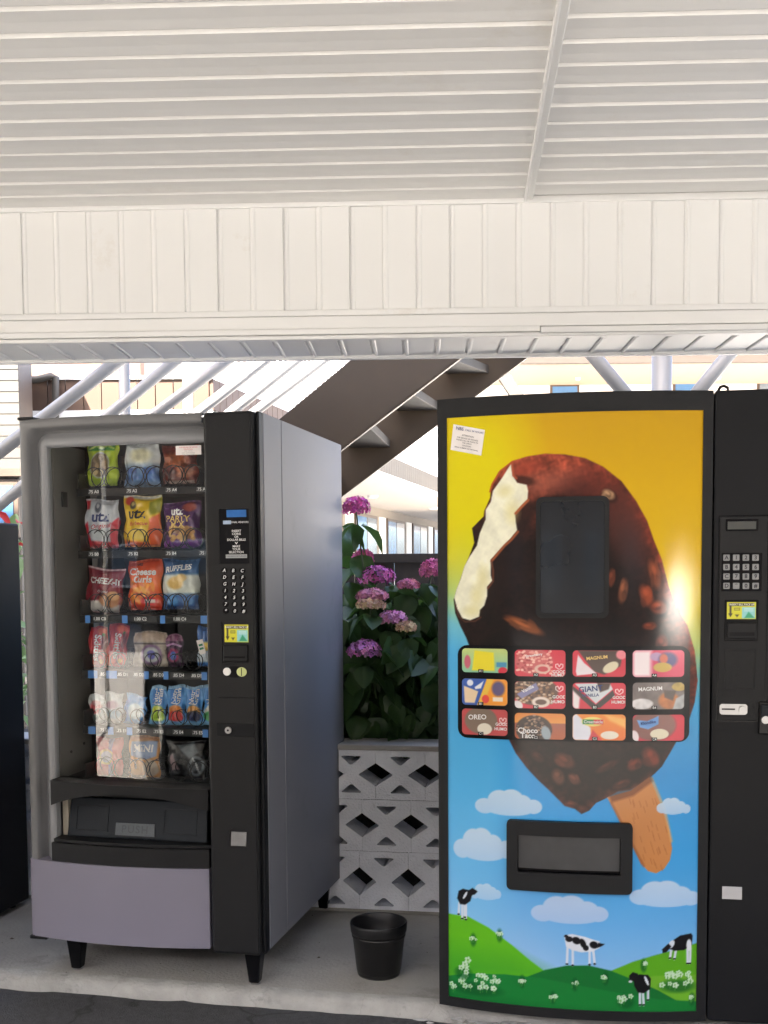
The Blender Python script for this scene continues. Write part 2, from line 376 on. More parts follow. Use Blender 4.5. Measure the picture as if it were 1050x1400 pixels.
# ceiling: planks run left-right
ceil = MB().box(-6.5, 6.5, -5.0, .30, ZT+.05, ZT+.12).build('ceiling', VINYLC); ceil.matrix_world = BF
tag(ceil, 'white ribbed vinyl canopy ceiling', kind='structure')
dv = BF.inverted() @ hitplane(722, 273, Vector((0, 0, ZT)), Vector((0, 0, 1)))
dv2 = BF.inverted() @ hitplane(770, 2, Vector((0, 0, ZT)), Vector((0, 0, 1)))
PW = .1225
def soffit_plank(x0, x1):
    prof = [(0, .0), (0, .013), (.016, .013), (.0185, .010), (.021, .0), (.100, .0), (PW-.004, -.0015), (PW-.001, 0), (PW-.001, .03), (.0, .03)]
    prof = [(.0, .013), (.015, .013), (.019, .0105), (.0215, 0), (.075, .0012), (PW-.006, -.0015), (PW-.001, .0), (PW-.001, .03), (.0, .03)]
    mb = MB(); nx = 2; k = len(prof)
    for x in (x0, x1): mb.v += [(x, y, z) for y, z in prof]
    mb.f += [(i, (i+1) % k, k+(i+1) % k, k+i) for i in range(k)]+[tuple(range(k)), tuple(range(2*k-1, k-1, -1))]
    return mb
slope = (dv2.x-dv.x)/(dv2.y-dv.y)
nP = 40
pl = pr = None
for i in range(nP):
    y = -.012-PW*(i+1); xm = dv.x+slope*(y-dv.y)
    for side in (0, 1):
        x0, x1 = (-6.4, xm-.012) if side == 0 else (xm+.012, 6.4)
        o = soffit_plank(x0, x1).build('soffit_plank', VINYLC, ceil, smooth=False)
        o.location = (0, y-(.045 if side and i < nP-1 else 0)*0+(-.03 if side else 0), ZT+random.uniform(-.0008, .0008)); o.rotation_euler = (0, random.uniform(-.0005, .0005), random.uniform(-.0012, .0012))
yA, yE = -.03, -4.9
for off, wd, z0, z1, nm in ((0, .030, ZT-.012, ZT+.02, 'joint_strip'), (-.011, .010, ZT-.018, ZT-.012, 'joint_strip')):
    a0 = dv.x+slope*(yA-dv.y)+off; a1 = dv.x+slope*(yE-dv.y)+off
    MB().hexa([(a0-wd/2, yA, z0), (a0+wd/2, yA, z0), (a1+wd/2, yE, z0), (a1-wd/2, yE, z0)], [(a0-wd/2, yA, z1), (a0+wd/2, yA, z1), (a1+wd/2, yE, z1), (a1-wd/2, yE, z1)]).build(nm, VINYL, ceil, bevel=.003)
# beam clad in vinyl
BD = .335
beam = MB().box(-6.4, 6.4, .03, BD-.03, ZB0+.03, ZT+.049).build('beam', VINYL); beam.matrix_world = BF
tag(beam, 'boxed white vinyl canopy beam with vertical fascia boards', kind='structure')
zbt, zbb = zB(281), zB(424); FW = .1157
def fascia_board():
    prof = [(0, .0035), (.003, .0035), (.005, .0), (.010, -.002), (.015, -.002), (.020, 0), (FW-.004, .0008), (FW-.0005, .0024), (FW-.0005, .02), (0, .02)]
    mb = MB(); k = len(prof)
    for z in (zbb-.01, zbt+.005): mb.v += [(x, y, z) for x, y in prof]
    mb.f += [(i, (i+1) % k, k+(i+1) % k, k+i) for i in range(k)]+[tuple(range(k)), tuple(range(2*k-1, k-1, -1))]
    return mb
fb = fascia_board().build('fascia_board', VINYL, beam)
for i in range(100):
    o = fb if i == 0 else dup(fb, beam)
    o.location = (-5.8+FW*i+.02, random.uniform(-.0006, .0006), 0); o.rotation_euler = (random.uniform(-.002, .002), 0, 0)
def bar(name, y0, y1, v0, v1, x0=-6.39, x1=6.39, mat=VINYL, bv=.003): return box(name, mat, beam, x0, x1, v0, v1, zB(y1), zB(y0), bv)
bar('top_moulding', 272, 282, -.012, .028)
bar('lower_channel', 423, 431, -.010, .028)
bar('fascia_band', 431.2, 449, -.003, .028)
xs = (BF.inverted() @ at(737, 450, YB)).x
bar('drip_edge', 449.2, 457, -.016, .028, x1=xs); bar('drip_edge', 451, 459.5, -.019, .028, x0=xs+.002)
bar('corner_trim', 457.5, 463, -.006, .03)
sb = None
for i in range(100):
    if sb is None:
        prof = [(0, .006), (.006, .006), (.008, 0), (.012, -.003), (.017, -.003), (.020, 0), (FW-.003, .001), (FW-.001, .004), (FW-.001, .02), (0, .02)]
        mb = MB(); k = len(prof)
        for y in (.032, BD-.022): mb.v += [(x, y, z+ZB0) for x, z in prof]
        mb.f += [(i_, (i_+1) % k, k+(i_+1) % k, k+i_) for i_ in range(k)]+[tuple(range(k)), tuple(range(2*k-1, k-1, -1))]
        sb = mb.build('soffit_board', VINYL, beam); o = sb
    else: o = dup(sb, beam)
    o.location = (-5.8+FW*i-.03, 0, random.uniform(-.0008, .0008))
box('rear_trim', VINYL, beam, -6.39, 6.39, BD-.022, BD, ZB0-.012, ZB0+.06, .003)
bp_ = box('reflection_column', BROWN, None, -.19, .19, -.19, .19, -.07, ZT+.04, .01); bp_.location = (-3.47, 1.22, 0); tag(bp_, 'added brown column, darkens a band of the snack machine glass reflection', 'column')  # unseen column, added for a dark band reflected in the snack machine glass
for i, x in enumerate((-4.6, 4.9)):
    p = box('canopy_post', WHITE, None, -.06, .06, -.06, .06, 0, ZB0+.028, .006); p.location = BF @ Vector((x, BD/2, 0))
    tag(p, ['square white canopy post far out on the left', 'square white canopy post far out on the right'][i], 'post', 'canopy posts')

us_ = MB().box(-12, 12, -4.95, BD-.05, ZT+.13, 7.7).build('unseen_upper_storey', WALLW); us_.matrix_world = BF  # unseen storeys, height set so their shadow covers the stairs and braces
tag(us_, 'unseen upper storeys over the canopy, built high to shade the stairs', 'building')
# ================================================================== SNACK MACHINE
PL = onz(366, 1297, .14); PL.z = 0; PSL = radians(13.2)
EU = Vector((cos(PSL), -sin(PSL), 0)); EV = Vector((sin(PSL), cos(PSL), 0))
def LP(x, y, v=0.0):
    q = hitplane(x, y, PL+EV*v, EV)-PL; return q.dot(EU), q.z
ML = Matrix.Translation(PL) @ Matrix.Rotation(-PSL, 4, 'Z')
snack = empty('snack_vending_machine', PL, -PSL)
tag(snack, 'grey and black glass-front snack vending machine on tapered legs', 'vending machine')
U0, UC, ZTOP, ZBOT, DEP = -.822, -.190, 1.822, .135, .93
def bowL(u, s=.034): return -s*max(0.0, 1-((u+.506)/.316)**2)
# cabinet
cb = MB(); cb.box(U0+.004, U0+.022, .065, DEP, ZBOT, ZTOP-.004); cb.box(U0+.022, -.012, .065, DEP, ZTOP-.022, ZTOP-.004)
cb.box(U0+.022, -.012, DEP-.02, DEP, ZBOT, ZTOP-.022); cb.box(U0+.022, -.012, .065, DEP-.02, ZBOT, ZBOT+.03)
cb.build('cabinet', LAV, snack, bevel=.003)
MB().box(-.012, 0, .028, .20, ZBOT-.006, ZTOP-.004).build('side_panel', LAV, snack, bevel=.002)
MB().box(-.012, .001, .2015, DEP, ZBOT-.006, ZTOP-.004).build('side_panel', LAV, snack, bevel=.002)
# interior
it = MB(); ID = .62
it.box(-.775, -.765, .07, ID, .60, 1.78); it.box(-.17, -.16, .07, ID, .60, 1.78); it.box(-.765, -.17, ID-.01, ID, .60, 1.78); it.box(-.765, -.17, .07, ID-.01, 1.765, 1.78); it.box(-.765, -.17, .07, ID-.01, .60, .612)
it.build('inner_liner', INTER, snack)
box('inner_side_panel', INTERG, snack, -.764, -.752, .085, .30, .64, 1.755, .002)
pst = box('rail_post', INTERG, snack, -.735, -.712, .30, .33, .615, 1.76, .002)
for z_ in (1.58,): MB().box(-.7515, -.745, .13, .16, z_-.03, z_+.02).build('latch', INTER, snack, bevel=.001)
for dz in (.66, .675): MB().tube([(-.7515, .15+(dz-.66)*6, dz+.06), (-.748, .15+(dz-.66)*6, dz+.06)], .005, 8).build('rivet', INTER, snack)
# bowed door frame (swept)
prof = [(0, .062), (0, .004), (.004, .0), (.024, .0), (.030, .005), (.033, .022), (.038, .040), (.044, .045), (.051, .040), (.059, .032), (.070, .027), (.081, .029), (.0865, .034), (.0875, .060)]
def path(d):
    r = .008 if d < .02 else (.03 if d < .032 else max(.006, .085-d)*1.0)
    xl, zt = U0+d, ZTOP-d; pts = []
    for i in range(24): pts.append((xl, .385+(zt-r-.385)*i/23))
    for i in range(1, 9): a = pi-pi/2*i/8; pts.append((xl+r+r*cos(a), zt-r+r*sin(a)))
    for i in range(1, 25): pts.append((xl+r+(UC-.002-xl-r)*i/24, zt))
    return pts
mb = MB(); rows = [[(x, bowL(x)+v, z) for x, z in path(d)] for d, v in prof]; k = len(rows[0])
for r in rows: mb.v += r
for i in range(len(rows)-1):
    for j in range(k-1): mb.f.append((i*k+j, i*k+j+1, (i+1)*k+j+1, (i+1)*k+j))
dfm = mb.build('door_frame', GREYP, snack, smooth=True); dfm.data.materials.append(GREYI)
for i, p in enumerate(dfm.data.polygons):
    if i//(k-1) >= 7: p.material_index = 1
m_ = dfm.modifiers.new('es', 'EDGE_SPLIT'); m_.split_angle = radians(50)
MB().box(U0-.006, U0+.05, .0, .05, ZTOP+.0005, ZTOP+.010).build('hinge_plate', BLACKP, snack, bevel=.002)
MB().box(U0-.012, U0-.0005, .01, .03, .965, .99).build('door_catch', SILVER, snack, bevel=.002)
# glass
gu0, gu1, gz0, gz1 = U0+.0855, UC+.004, .635, ZTOP-.0845
gm = MB().grid(lambda u, z: (u, bowL(u, .008)+.034, z), np.linspace(gu0, gu1, 25), [gz0, gz1]).build('glass_pane', GLASS, snack, smooth=True)
# trays and price strips -------------------------------------------------
VT = .13
shelfz = [LP(200, y, VT)[1] for y in (666, 752, 841, 917, 994, 1068)]
tray_l, tray_r = LP(110, 800, VT)[0], -.172
helix_cache = {}
def helix(r, pitch, turns, hand=1):
    key = (round(r, 4), pitch, turns, hand)
    if key not in helix_cache:
        nn = int(turns*18); pts = []
        for i in range(nn+1):
            a = hand*2*pi*i/18-pi/2; tq = i/18; pts.append((r*cos(a), .012*tq if tq < 1 else .012+pitch*(tq-1), r*sin(a)))
        helix_cache[key] = MB().tube(pts, .0017, 5).mesh('coil', WIRE)
        helix_cache[key].polygons.foreach_set('use_smooth', [True]*len(helix_cache[key].polygons))
    return helix_cache[key]
def coil(u, z, r, pitch=.055, turns=6, hand=1):
    o = link(bpy.data.objects.new('coil', helix(r, pitch, turns, hand)), snack); o.location = (u, VT+.004, z+r+.004)
for i, z in enumerate(shelfz):
    tr = MB(); tr.box(tray_l, tray_r, VT, VT+.42, z-.004, z); tr.box(tray_l, tray_l+.003, VT, VT+.42, z, z+.05)
    t_ = tr.build('shelf_tray', INTER, snack)
    rail = MB().box(tray_l, tray_r, VT-.010, VT-.001, z-.026, z-.001).build('price_rail', BLACKP, t_, bevel=.001)
cols3 = [(LP(140, 700, VT)[0]), LP(196, 700, VT)[0], LP(249, 700, VT)[0], LP(293, 700, VT)[0]]
def price(sh, x, code, pr='.75'):
    u = LP(x, 700, VT-.011)[0]; z = shelfz[sh]-.0125
    box('price_card', INTER, snack, u-.012, u+.026, VT-.0125, VT-.0112, z-.009, z+.009)
    text(pr+' '+code, .0145, lambda a, b: (u+.008+a, VT-.0135, z+b), TXTW, snack, 'price_lettering', bold=.012)
def bluetag(sh, x, wpx=7):
    u = LP(x, 700, VT-.011)[0]; z = shelfz[sh]-.0125; wd = wpx*.0024
    box('blue_tag', BLUET, snack, u-wd/2, u+wd/2, VT-.0155, VT-.0140, z-.014, z+.012)
for sh, L_, xs_ in ((0, 'A', (126, 178, 232, 274)), (1, 'B', (124, 178, 230, 276)), (2, 'C', (130, 186, 240))):
    for k_, x in enumerate(xs_): price(sh, x, L_+'0246'[k_], '.75' if sh < 2 else '1.00')
for sh, L_, xs_ in ((3, 'D', (136, 160, 182, 209, 237, 262)), (4, 'E', (133, 157, 184, 208, 235, 262)), (5, 'F', (140, 180, 228, 256))):
    for k_, x in enumerate(xs_): price(sh, x, L_+str(k_), '.85' if sh == 3 else '.75')
for sh, x, wd in ((2, 117, 7), (2, 168, 8), (2, 220, 7), (2, 277, 10), (3, 122, 14), (3, 148, 16), (3, 196, 7), (3, 223, 7), (3, 276, 8), (4, 119, 11), (4, 145, 8), (4, 171, 8), (4, 276, 8)): bluetag(sh, x, wd)
MB().box(*sorted((LP(246, 1067, VT)[0], LP(273, 1067, VT)[0])), VT-.0155, VT-.014, shelfz[5]-.028, shelfz[5]-.004).build('green_tag', pm('green_tag', (.02, .2, .1), .5), snack)
for sh in (0, 1, 2, 5):
    for u in cols3[:3] if sh != 5 else [LP(x, 1000, VT)[0] for x in (150, 198, 255)]:
        rr = .033
        coil(u-rr*1.02, shelfz[sh], rr, hand=1); coil(u+rr*1.02, shelfz[sh], rr, hand=-1)
for sh, xs_ in ((3, (132, 158, 205, 238, 262)), (4, (132, 155, 184, 214, 240, 264))):
    for x in xs_: coil(LP(x, 900, VT)[0], shelfz[sh], .026)

# lower front -------------------------------------------------------------
def bow_pt(u, z, v): return (u, bowL(u)+v, z)
zl = [LP(170, y)[1] for y in (1070, 1076, 1087, 1100)]
ul, ur = LP(74, 1100)[0], UC-.001
outer = [(ul, .655), (ul, LP(75, 1099)[1])]
for i in range(17):
    t = i/16; u = ul+(ur-ul)*t; outer.append((u, .572+.048*sin(pi*min(1, max(0, t*1.02)))**.8 if 0 < i < 16 else .572))
outer += [(ur, .572), (ur, .640)]
outer = [outer[0]]+outer[2:-1]+[(ur, .642)]
plate('chute_lip', BLACKP, snack, outer, [], bow_pt, -.004, .075, maxu=.04)
MB().box(ul, ur, .30, .31, .39, .60).build('chute_back', BLACKP, snack)
box('chute_ceiling', BLACKP, snack, ul, ur, .076, .30, .585, .598)
box('chute_side', pm('beige_metal', (.38, .34, .27), .5), snack, ul+.002, ul+.022, .05, .29, .44, .585)
zf0, zf1 = .458, .585; uf0, uf1 = LP(92, 1120, .04)[0], LP(283, 1120, .04)[0]
flap = MB().hexa([(uf0, .035, zf0), (uf1, .035, zf0), (uf1, .05, zf0), (uf0, .05, zf0)], [(uf0+.006, .06, zf1), (uf1-.006, .06, zf1), (uf1-.006, .075, zf1), (uf0+.006, .075, zf1)]).build('push_flap', SLATE, snack, bevel=.004)
def fp(u, z, off): return (u, .035+(z-zf0)/(zf1-zf0)*.025-off, z)
for a, b in ((103, 147), (222, 268)):
    ua, ub = LP(a, 1120, .04)[0], LP(b, 1120, .04)[0]; za, zb = .478, .560
    plate('flap_border', SLATE, flap, [(ua, za), (ub, za), (ub, zb), (ua, zb)], [[(ua+.004, za+.004), (ub-.004, za+.004), (ub-.004, zb-.004), (ua+.004, zb-.004)]], fp, .0025, -.002)
ua, ub = LP(158, 1120, .04)[0], LP(211, 1120, .04)[0]
plate('push_plate', pm('push_plate_grey', (.065, .078, .09), .4, bump=.3, bscale=300), flap, [(ua, .470), (ub, .470), (ub, .509), (ua, .509)], [], fp, .003, -.002)
text('PUSH', .034, lambda a, b: fp((ua+ub)/2+a, .4895+b, .0042), pm('push_text', (.045, .055, .065), .5), flap, 'push_lettering', bold=.01, spacing=1.25)
plate('tray_lip', BLACKP, snack, [(ul-.002, .388), (ur, .388), (ur, .448), (ul-.002, .448)], [], bow_pt, -.003, .07, maxu=.03)
plate('tray_rib', BLACKP, snack, [(ul-.002, .449), (ur, .449), (ur, .458), (ul-.002, .458)], [], bow_pt, .012, .07, maxu=.03)
plate('lower_panel', LAVP, snack, [(U0+.010, .128), (ur, .128), (ur, .3865), (U0+.010, .3865)], [], bow_pt, -.006, .06, maxu=.02, bevel=.002)
plate('lower_panel_edge', LAVP, snack, [(U0-.002, .128), (U0+.009, .128), (U0+.009, .390), (U0-.002, .390)], [], bow_pt, -.002, .06, bevel=.002)
box('base_rail', BLACKP, snack, U0-.012, U0+.05, -.004, .05, .114, .1265, .003)
# control column ----------------------------------------------------------
def LC(x, y): return LP(x, y, -.033)
UC0 = LC(282.5, 930)[0]
col = box('control_door', BLACKP, snack, UC0, -.0125, -.030, .062, .123, ZTOP-.003, .012, 4)
box('control_door_edge', BLACKM, snack, -.012, -.0005, -.012, .026, .125, ZTOP-.004, .004)
YC = 730
zs = LC(300, 953)[1]; cu0, cu1 = LC(297, 900)[0], LC(347, 900)[0]
d0 = [LC(299, 695)[0], LC(340, 695)[0], LC(320, 771)[1], LC(320, 695)[1]]
b0 = [LC(303, 850)[0], LC(341, 850)[0], LC(320, 907)[1], LC(320, 850)[1]]
vp = lambda x, z, v: (x, v, z)
plate('upper_face', BLACKP, col, [(cu0, zs+.002), (cu1, zs+.002), (cu1, 1.79), (cu0, 1.79)], [[(d0[0], d0[2]), (d0[1], d0[2]), (d0[1], d0[3]), (d0[0], d0[3])], [(b0[0], b0[2]), (b0[1], b0[2]), (b0[1], b0[3]), (b0[0], b0[3])]], vp, -.0335, -.029, bevel=.001)
YC = 998
k0 = [LC(296, YC)[0], LC(348, YC)[0], LC(320, 1007)[1], LC(320, 989)[1]]
YC = 1145
r0 = [LC(314, YC)[0], LC(338, YC)[0], LC(320, 1157)[1], LC(320, 1132)[1]]
plate('lower_face', BLACKP, col, [(cu0, .135), (cu1, .135), (cu1, zs-.002), (cu0, zs-.002)], [[(r0[0], r0[2]), (r0[1], r0[2]), (r0[1], r0[3]-.008), (r0[1]-.01, r0[3]), (r0[0]+.01, r0[3]), (r0[0], r0[3]-.008)]], vp, -.0335, -.029, bevel=.001)
lk = box('lock_plate', BLACKM, col, k0[0]+.001, k0[1]-.001, -.036, -.031, k0[2], k0[3], .002)
uk, zk = LC(313, 998)
MB().tube([(uk, -.034, zk), (uk, -.042, zk)], .0105, 16).build('lock', SILVER, col); MB().tube([(uk, -.042, zk), (uk, -.0425, zk)], .0035, 8).build('keyhole', BLACKG, col)
rc = MB().hexa([(r0[0]+.006, -.027, r0[2]+.003), (r0[1]-.002, -.027, r0[2]+.003), (r0[1]-.002, -.024, r0[3]-.012), (r0[0]+.006, -.024, r0[3]-.012)], [(r0[0]+.006, -.040, r0[2]+.003), (r0[1]-.002, -.040, r0[2]+.003), (r0[1]-.002, -.034, r0[3]-.012), (r0[0]+.006, -.034, r0[3]-.012)]).build('coin_return', pm('worn_grey_metal', (.20, .2, .2), .4, .6, var=.2, scale=30), col, bevel=.001)
YC = 730
dp = box('display_panel', BLACKG, col, d0[0]+.001, d0[1]-.001, -.0312, -.029, d0[2]+.001, d0[3]-.001)
ud = (d0[0]+d0[1])/2+.004
box('screen', LCD, dp, LC(310, YC)[0], LC(337, YC)[0], -.033, -.0315, LC(320, 707)[1], LC(320, 697)[1], .001)
def ctext(s, size, x, y, mat=TXTW, nm='lettering', **k):
    u, z = LC(x, y); text(s, size, lambda a, b: (u+a, k_v, z+b), mat, dp, nm, **k)
k_v = -.0320
ctext('NATIONAL VENDORS', .0075, 324, 714, bold=.01); box('logo_badge', pm('logo_blue', (.35, .45, .6), .4), dp, LC(305, YC)[0], LC(316, YC)[0], -.0322, -.0316, LC(320, 716.5)[1], LC(320, 711.5)[1], .0005)
for s, y in (('INSERT', 726), ('COINS', 730), ('OR', 734), ('DOLLAR BILLS', 738), ('MAKE', 747), ('YOUR', 751), ('SELECTION', 755)): ctext(s, .0095, 323, y, bold=.01)
ctext('v', .016, 323, 742, wscale=1.5); 
box('message_strip', TXTG, dp, LC(308, YC)[0], LC(337, YC)[0], -.0318, -.0314, LC(320, 763)[1], LC(320, 758)[1])
ctext('CHANGE IS RETURNED', .0065, 322.5, 760.5, mat=TXTB)
KEYS = ['ABC', 'DEF', 'GHJ', '123', '456', '789', '*0#']
for r_ in range(7):
    for c_ in range(3):
        x = 307+12.2*c_+.35*r_; y = 780+9.2*r_+c_*.2; u, z = LC(x, y)
        kb = MB().lathe([(0, .003), (.0085, .003), (.0098, .0018), (.010, 0)], 14); kb.v = [(u+a, -.0338-c, z+b*.9) for a, b, c in kb.v]
        ko = kb.build('key', BLACKG, col, smooth=False)
        text(KEYS[r_][c_], .0145, lambda a, b: (u+a, -.0375, z+b), TXTW, ko, 'key_lettering', bold=.015, shear=.25)
# bill acceptor
ba = MB().box(b0[0]+.001, b0[1]-.001, -.0312, -.029, b0[2]+.001, b0[3]-.001).build('bill_acceptor', BLACKP, col)
def note_label(parent, ua, ub, za, zb, v, wr):
    nx, nz = 44, 30; us = np.linspace(ua, ub, nx); zz = np.linspace(za, zb, nz)
    mb = MB().grid(lambda u, z: wr(u, z, v), us, zz); o = mb.build('instruction_label', CARD, parent, recalc=False)
    X, Y = np.meshgrid(np.linspace(0, 44, nx), np.linspace(30, 0, nz), indexing='ij'); p = Paint(X, Y); p.fill((225, 222, 40))
    p.rect(23, 43, 9, 29, (150, 220, 220)); p.poly([(27, 28), (33, 17), (42, 28)], (40, 165, 120), 2); p.rect(3, 41, 2, 7, (60, 60, 30)); p.rect(4, 7, 7, 22, (50, 50, 25)); p.poly([(2, 20), (9, 20), (5.5, 27)], (50, 50, 25))
    p.rect(11, 20, 10, 15, (120, 120, 20)); p.rect(12, 19, 11.2, 13.8, (200, 200, 60)); p.poly([(12, 22), (19, 22), (15.5, 27)], (80, 80, 20))
    for q in range(3): p.rect(26, 40, 11+q*2.2, 11.9+q*2.2, (225, 245, 245))
    set_col(o.data, p.out(.8))
    text('INSERT BILL FACE UP', abs(zb-za)*.15, lambda a, b: wr((ua+ub)/2+a+.001, zb-(zb-za)*.15+b, v-.0006), TXTW, o, bold=.01)
YC = 868
note_label(ba, LC(307, YC)[0], LC(339.5, YC)[0], LC(322, 878)[1], LC(322, 854)[1], -.0325, lambda u, z, v: (u, v, z))
bz = [LC(320, y)[1] for y in (905, 881)]
MB().hexa([(b0[0]+.004, -.032, bz[0]), (b0[1]-.004, -.032, bz[0]), (b0[1]-.004, -.032, bz[1]), (b0[0]+.004, -.032, bz[1])], [(b0[0]+.006, -.046, bz[0]+.002), (b0[1]-.006, -.046, bz[0]+.002), (b0[1]-.006, -.039, bz[1]-.003), (b0[0]+.006, -.039, bz[1]-.003)]).build('bill_bezel', BLACKP, ba, bevel=.003)
zsl = LC(320, 898)[1]; box('bill_slot', BLACKG, ba, b0[0]+.012, b0[1]-.012, -.0475, -.0445, zsl-.0025, zsl+.0025)
uo, zo = LC(321, 918.5)
MB().prism([(uo+.043*cos(a*pi/12), zo+.018*sin(a*pi/12)) for a in range(24)], lambda x, z: (x, -.0355, z), lambda x, z: (x, -.033, z)).build('coin_bezel', BLACKG, col)
u1, z1 = LC(311, 918); MB().prism([(u1+.0125*cos(a*pi/12), z1+.0125*sin(a*pi/12)) for a in range(24)], lambda x, z: (x, -.040, z), lambda x, z: (x, -.035, z)).build('button', WHITE, col, bevel=.001)
u1, z1 = LC(331, 918.5); MB().prism([(u1+.0165*cos(a*pi/12), z1+.0145*sin(a*pi/12)) for a in range(24)], lambda x, z: (x, -.0385, z), lambda x, z: (x, -.035, z)).build('coin_slot', pm('yellow_green_plastic', (.55, .6, .25), .4), col, bevel=.001)
box('coin_slit', BLACKG, col, u1-.0012, u1+.0012, -.0392, -.038, z1-.012, z1+.012)
# legs
for ux, vy in ((-.065, .06), (-.695, .06), (-.065, DEP-.08), (-.695, DEP-.08)):
    lg = MB(); a, b = .030, .017
    lg.hexa([(ux-b, vy-b, .006), (ux+b, vy-b, .006), (ux+b, vy+b, .006), (ux-b, vy+b, .006)], [(ux-a, vy-a, ZBOT), (ux+a, vy-a, ZBOT), (ux+a, vy+a, ZBOT), (ux-a, vy+a, ZBOT)])
    lo = lg.build('leg', BLACKG, snack, bevel=.005); MB().lathe([(0, 0), (.016, 0), (.017, .006), (0, .006)], 16, (ux, vy, 0)).build('foot', SILVER, lo)
# notice on the glass
un0, zn0 = LP(239, 622, .02); un1, zn1 = LP(273, 608, .02)
nt_ = MB().grid(lambda u, z: (u, bowL(u, .008)+.0325, z), np.linspace(un0, un1, 6), [zn0, zn1]).build('notice_sticker', PAPER, snack)
for i in range(5): text(['FOR REFUND OR SERVICE', 'PLEASE CALL', 'THE OFFICE', 'NOT RESPONSIBLE', 'FOR LOST COINS'][i], .0052, lambda a, b: ((un0+un1)/2+a, bowL((un0+un1)/2+a, .008)+.0315, zn1-.006-.0058*i+b), TXTR if i < 2 else TXTG, nt_)

# ================================================================== SNACKS
def make_pack(name, label, px, sh, painter, texts=(), dep=.03, v=VT+.068, nx=40, nz=56, seal=.06, lean=.06, tilt=0.0, cat='snack bag', group='snack bags and bars in the vending machine', taper=.03, k=.95):
    x0, x1, y0, y1 = px; ua, za = LP(x0, y1, v); ub, zb = LP(x1, y0, v); wd, ht = ub-ua, zb-za
    rs = np.random.RandomState(abs(hash(name+label)) % 99991 if False else sum(map(ord, label)))
    ph = rs.rand(4)*6.28
    def surf(s, t, side):
        e = max(0.0, 1-(2*s-1)**2)**.55; tt = min(1, max(0, (t-seal*.6)/(1-1.2*seal))); g_ = max(0.0, sin(pi*tt))**.45 if 0 < tt < 1 else 0
        bul = .58*dep*e*g_*(1+.16*sin(9*s+ph[0]+3*t)*sin(7*t+ph[1])) + .0030*sin(26*s+ph[2]+5*t)*g_*(1-.5*e) + .003*sin(14*t+ph[3])*sin(11*s) + .0045*g_*(noise.noise(Vector((s*5+ph[0]*9, t*6, ph[1]*5))) + .6*abs(noise.noise(Vector((s*11+ph[2]*9, t*12, ph[1])))))
        edge = .004*sin(10*t+ph[1])*(1 if s > .5 else -1)*abs(2*s-1)**3
        cr = .0012*sin(s*wd*900) if (t < seal or t > 1-seal) else 0
        xw = (s-.5)*wd*(1-taper*(abs(2*t-1)**4)*-1-.05*g_*0)+edge
        return (xw, -side*(bul+.0008)+cr+lean*ht*t*0, (t)*ht+.004*sin(5*s+ph[0])*(t > .9))
    ss = np.linspace(0, 1, nx); tt = np.linspace(0, 1, nz)
    mb = MB().grid(lambda s, t: surf(s, t, 1), ss, tt); mb.grid(lambda s, t: surf(s, t, -1), ss[::2], tt[::2])
    o = mb.build(name, FILM, smooth=True, recalc=False)
    X = np.concatenate([np.repeat(ss, nz), np.repeat(ss[::2], len(tt[::2]))])*100; Y = 100-np.concatenate([np.tile(tt, nx), np.tile(tt[::2], len(ss[::2]))])*100
    p = Paint(X, Y); painter(p)
    for a_, b_ in ((0, seal*70), (100-seal*70, 100)):
        m = (p.Y >= a_) & (p.Y <= b_); p.c[m] = p.c[m]*.85+30*(np.sin(p.X[m]*2)*.5+.5)[:, None]
    set_col(o.data, p.out(k))
    o.matrix_world = ML @ Matrix.Translation(((ua+ub)/2, v, za)) @ Matrix.Rotation(tilt, 4, 'Y') @ Matrix.Rotation(-lean, 4, 'X')
    tag(o, label, cat, group)
    for (s_, cx, cy, size, mat, kw) in texts:
        rot = kw.pop('rot', 0); c, sn = cos(rot), sin(rot)
        def mp(a, b):
            a, b = a*c-b*sn, a*sn+b*c
            s = min(.98, max(.02, cx/100+a/wd)); t = min(.98, max(.02, 1-cy/100+b/ht)); q = surf(s, t, 1); return (cx/100*wd-wd/2+a if False else q[0], q[1]-.0012, q[2])
        text(s_, size, mp, mat, o, 'lettering', **kw)
    return o
G1, Gr = lambda p, c: p.fill(c), None
def p_lime(p):
    p.fill((190, 215, 40)); p.rect(4, 90, 2, 17, (60, 150, 50), 3); p.stroke([(12, 12), (30, 6), (50, 11), (70, 6), (86, 11)], 5, (205, 235, 120)); p.ell(45, 52, 34, 32, (185, 195, 170), .06); p.ell(45, 52, 30, 28, (140, 120, 85), .1)
    for q in range(14): p.ell(25+random.random()*42, 32+random.random()*40, 8, 6, random.choice([(170, 140, 95), (110, 85, 60), (190, 170, 120)]), .3, rot=random.random()*3)
    p.rect(0, 100, 84, 100, (160, 190, 30), 4)
make_pack('snack_bag', 'lime green snack bag with a round picture, top shelf', (121, 160, 606, 665), 0, p_lime)
def p_cloud(p):
    p.vgrad([(0, (225, 230, 235)), (45, (235, 238, 235)), (60, (140, 175, 215)), (80, (60, 105, 170)), (100, (150, 180, 205))]); p.ell(50, 30, 30, 16, (240, 235, 200), .6); p.rect(10, 40, 58, 70, (50, 90, 160), 4); p.rect(58, 92, 58, 72, (60, 105, 180), 4); p.blotch(.05, .12, 3)
make_pack('snack_bag', 'white and pale blue popcorn bag on the top shelf', (172, 217, 604, 667), 0, p_cloud, dep=.036)
def p_choc(p):
    p.fill((115, 40, 28)); p.ell(40, 40, 40, 20, (165, 85, 45), .5); p.ell(65, 72, 28, 14, (175, 105, 75), .3); p.ell(28, 70, 18, 16, (90, 30, 28), .4); p.rect(5, 95, 92, 100, (190, 170, 160), 2); p.blotch(.12, .2, 4)
make_pack('snack_bag', 'dark reddish brown cookie bag on the top shelf', (223, 269, 608, 662), 0, p_choc)
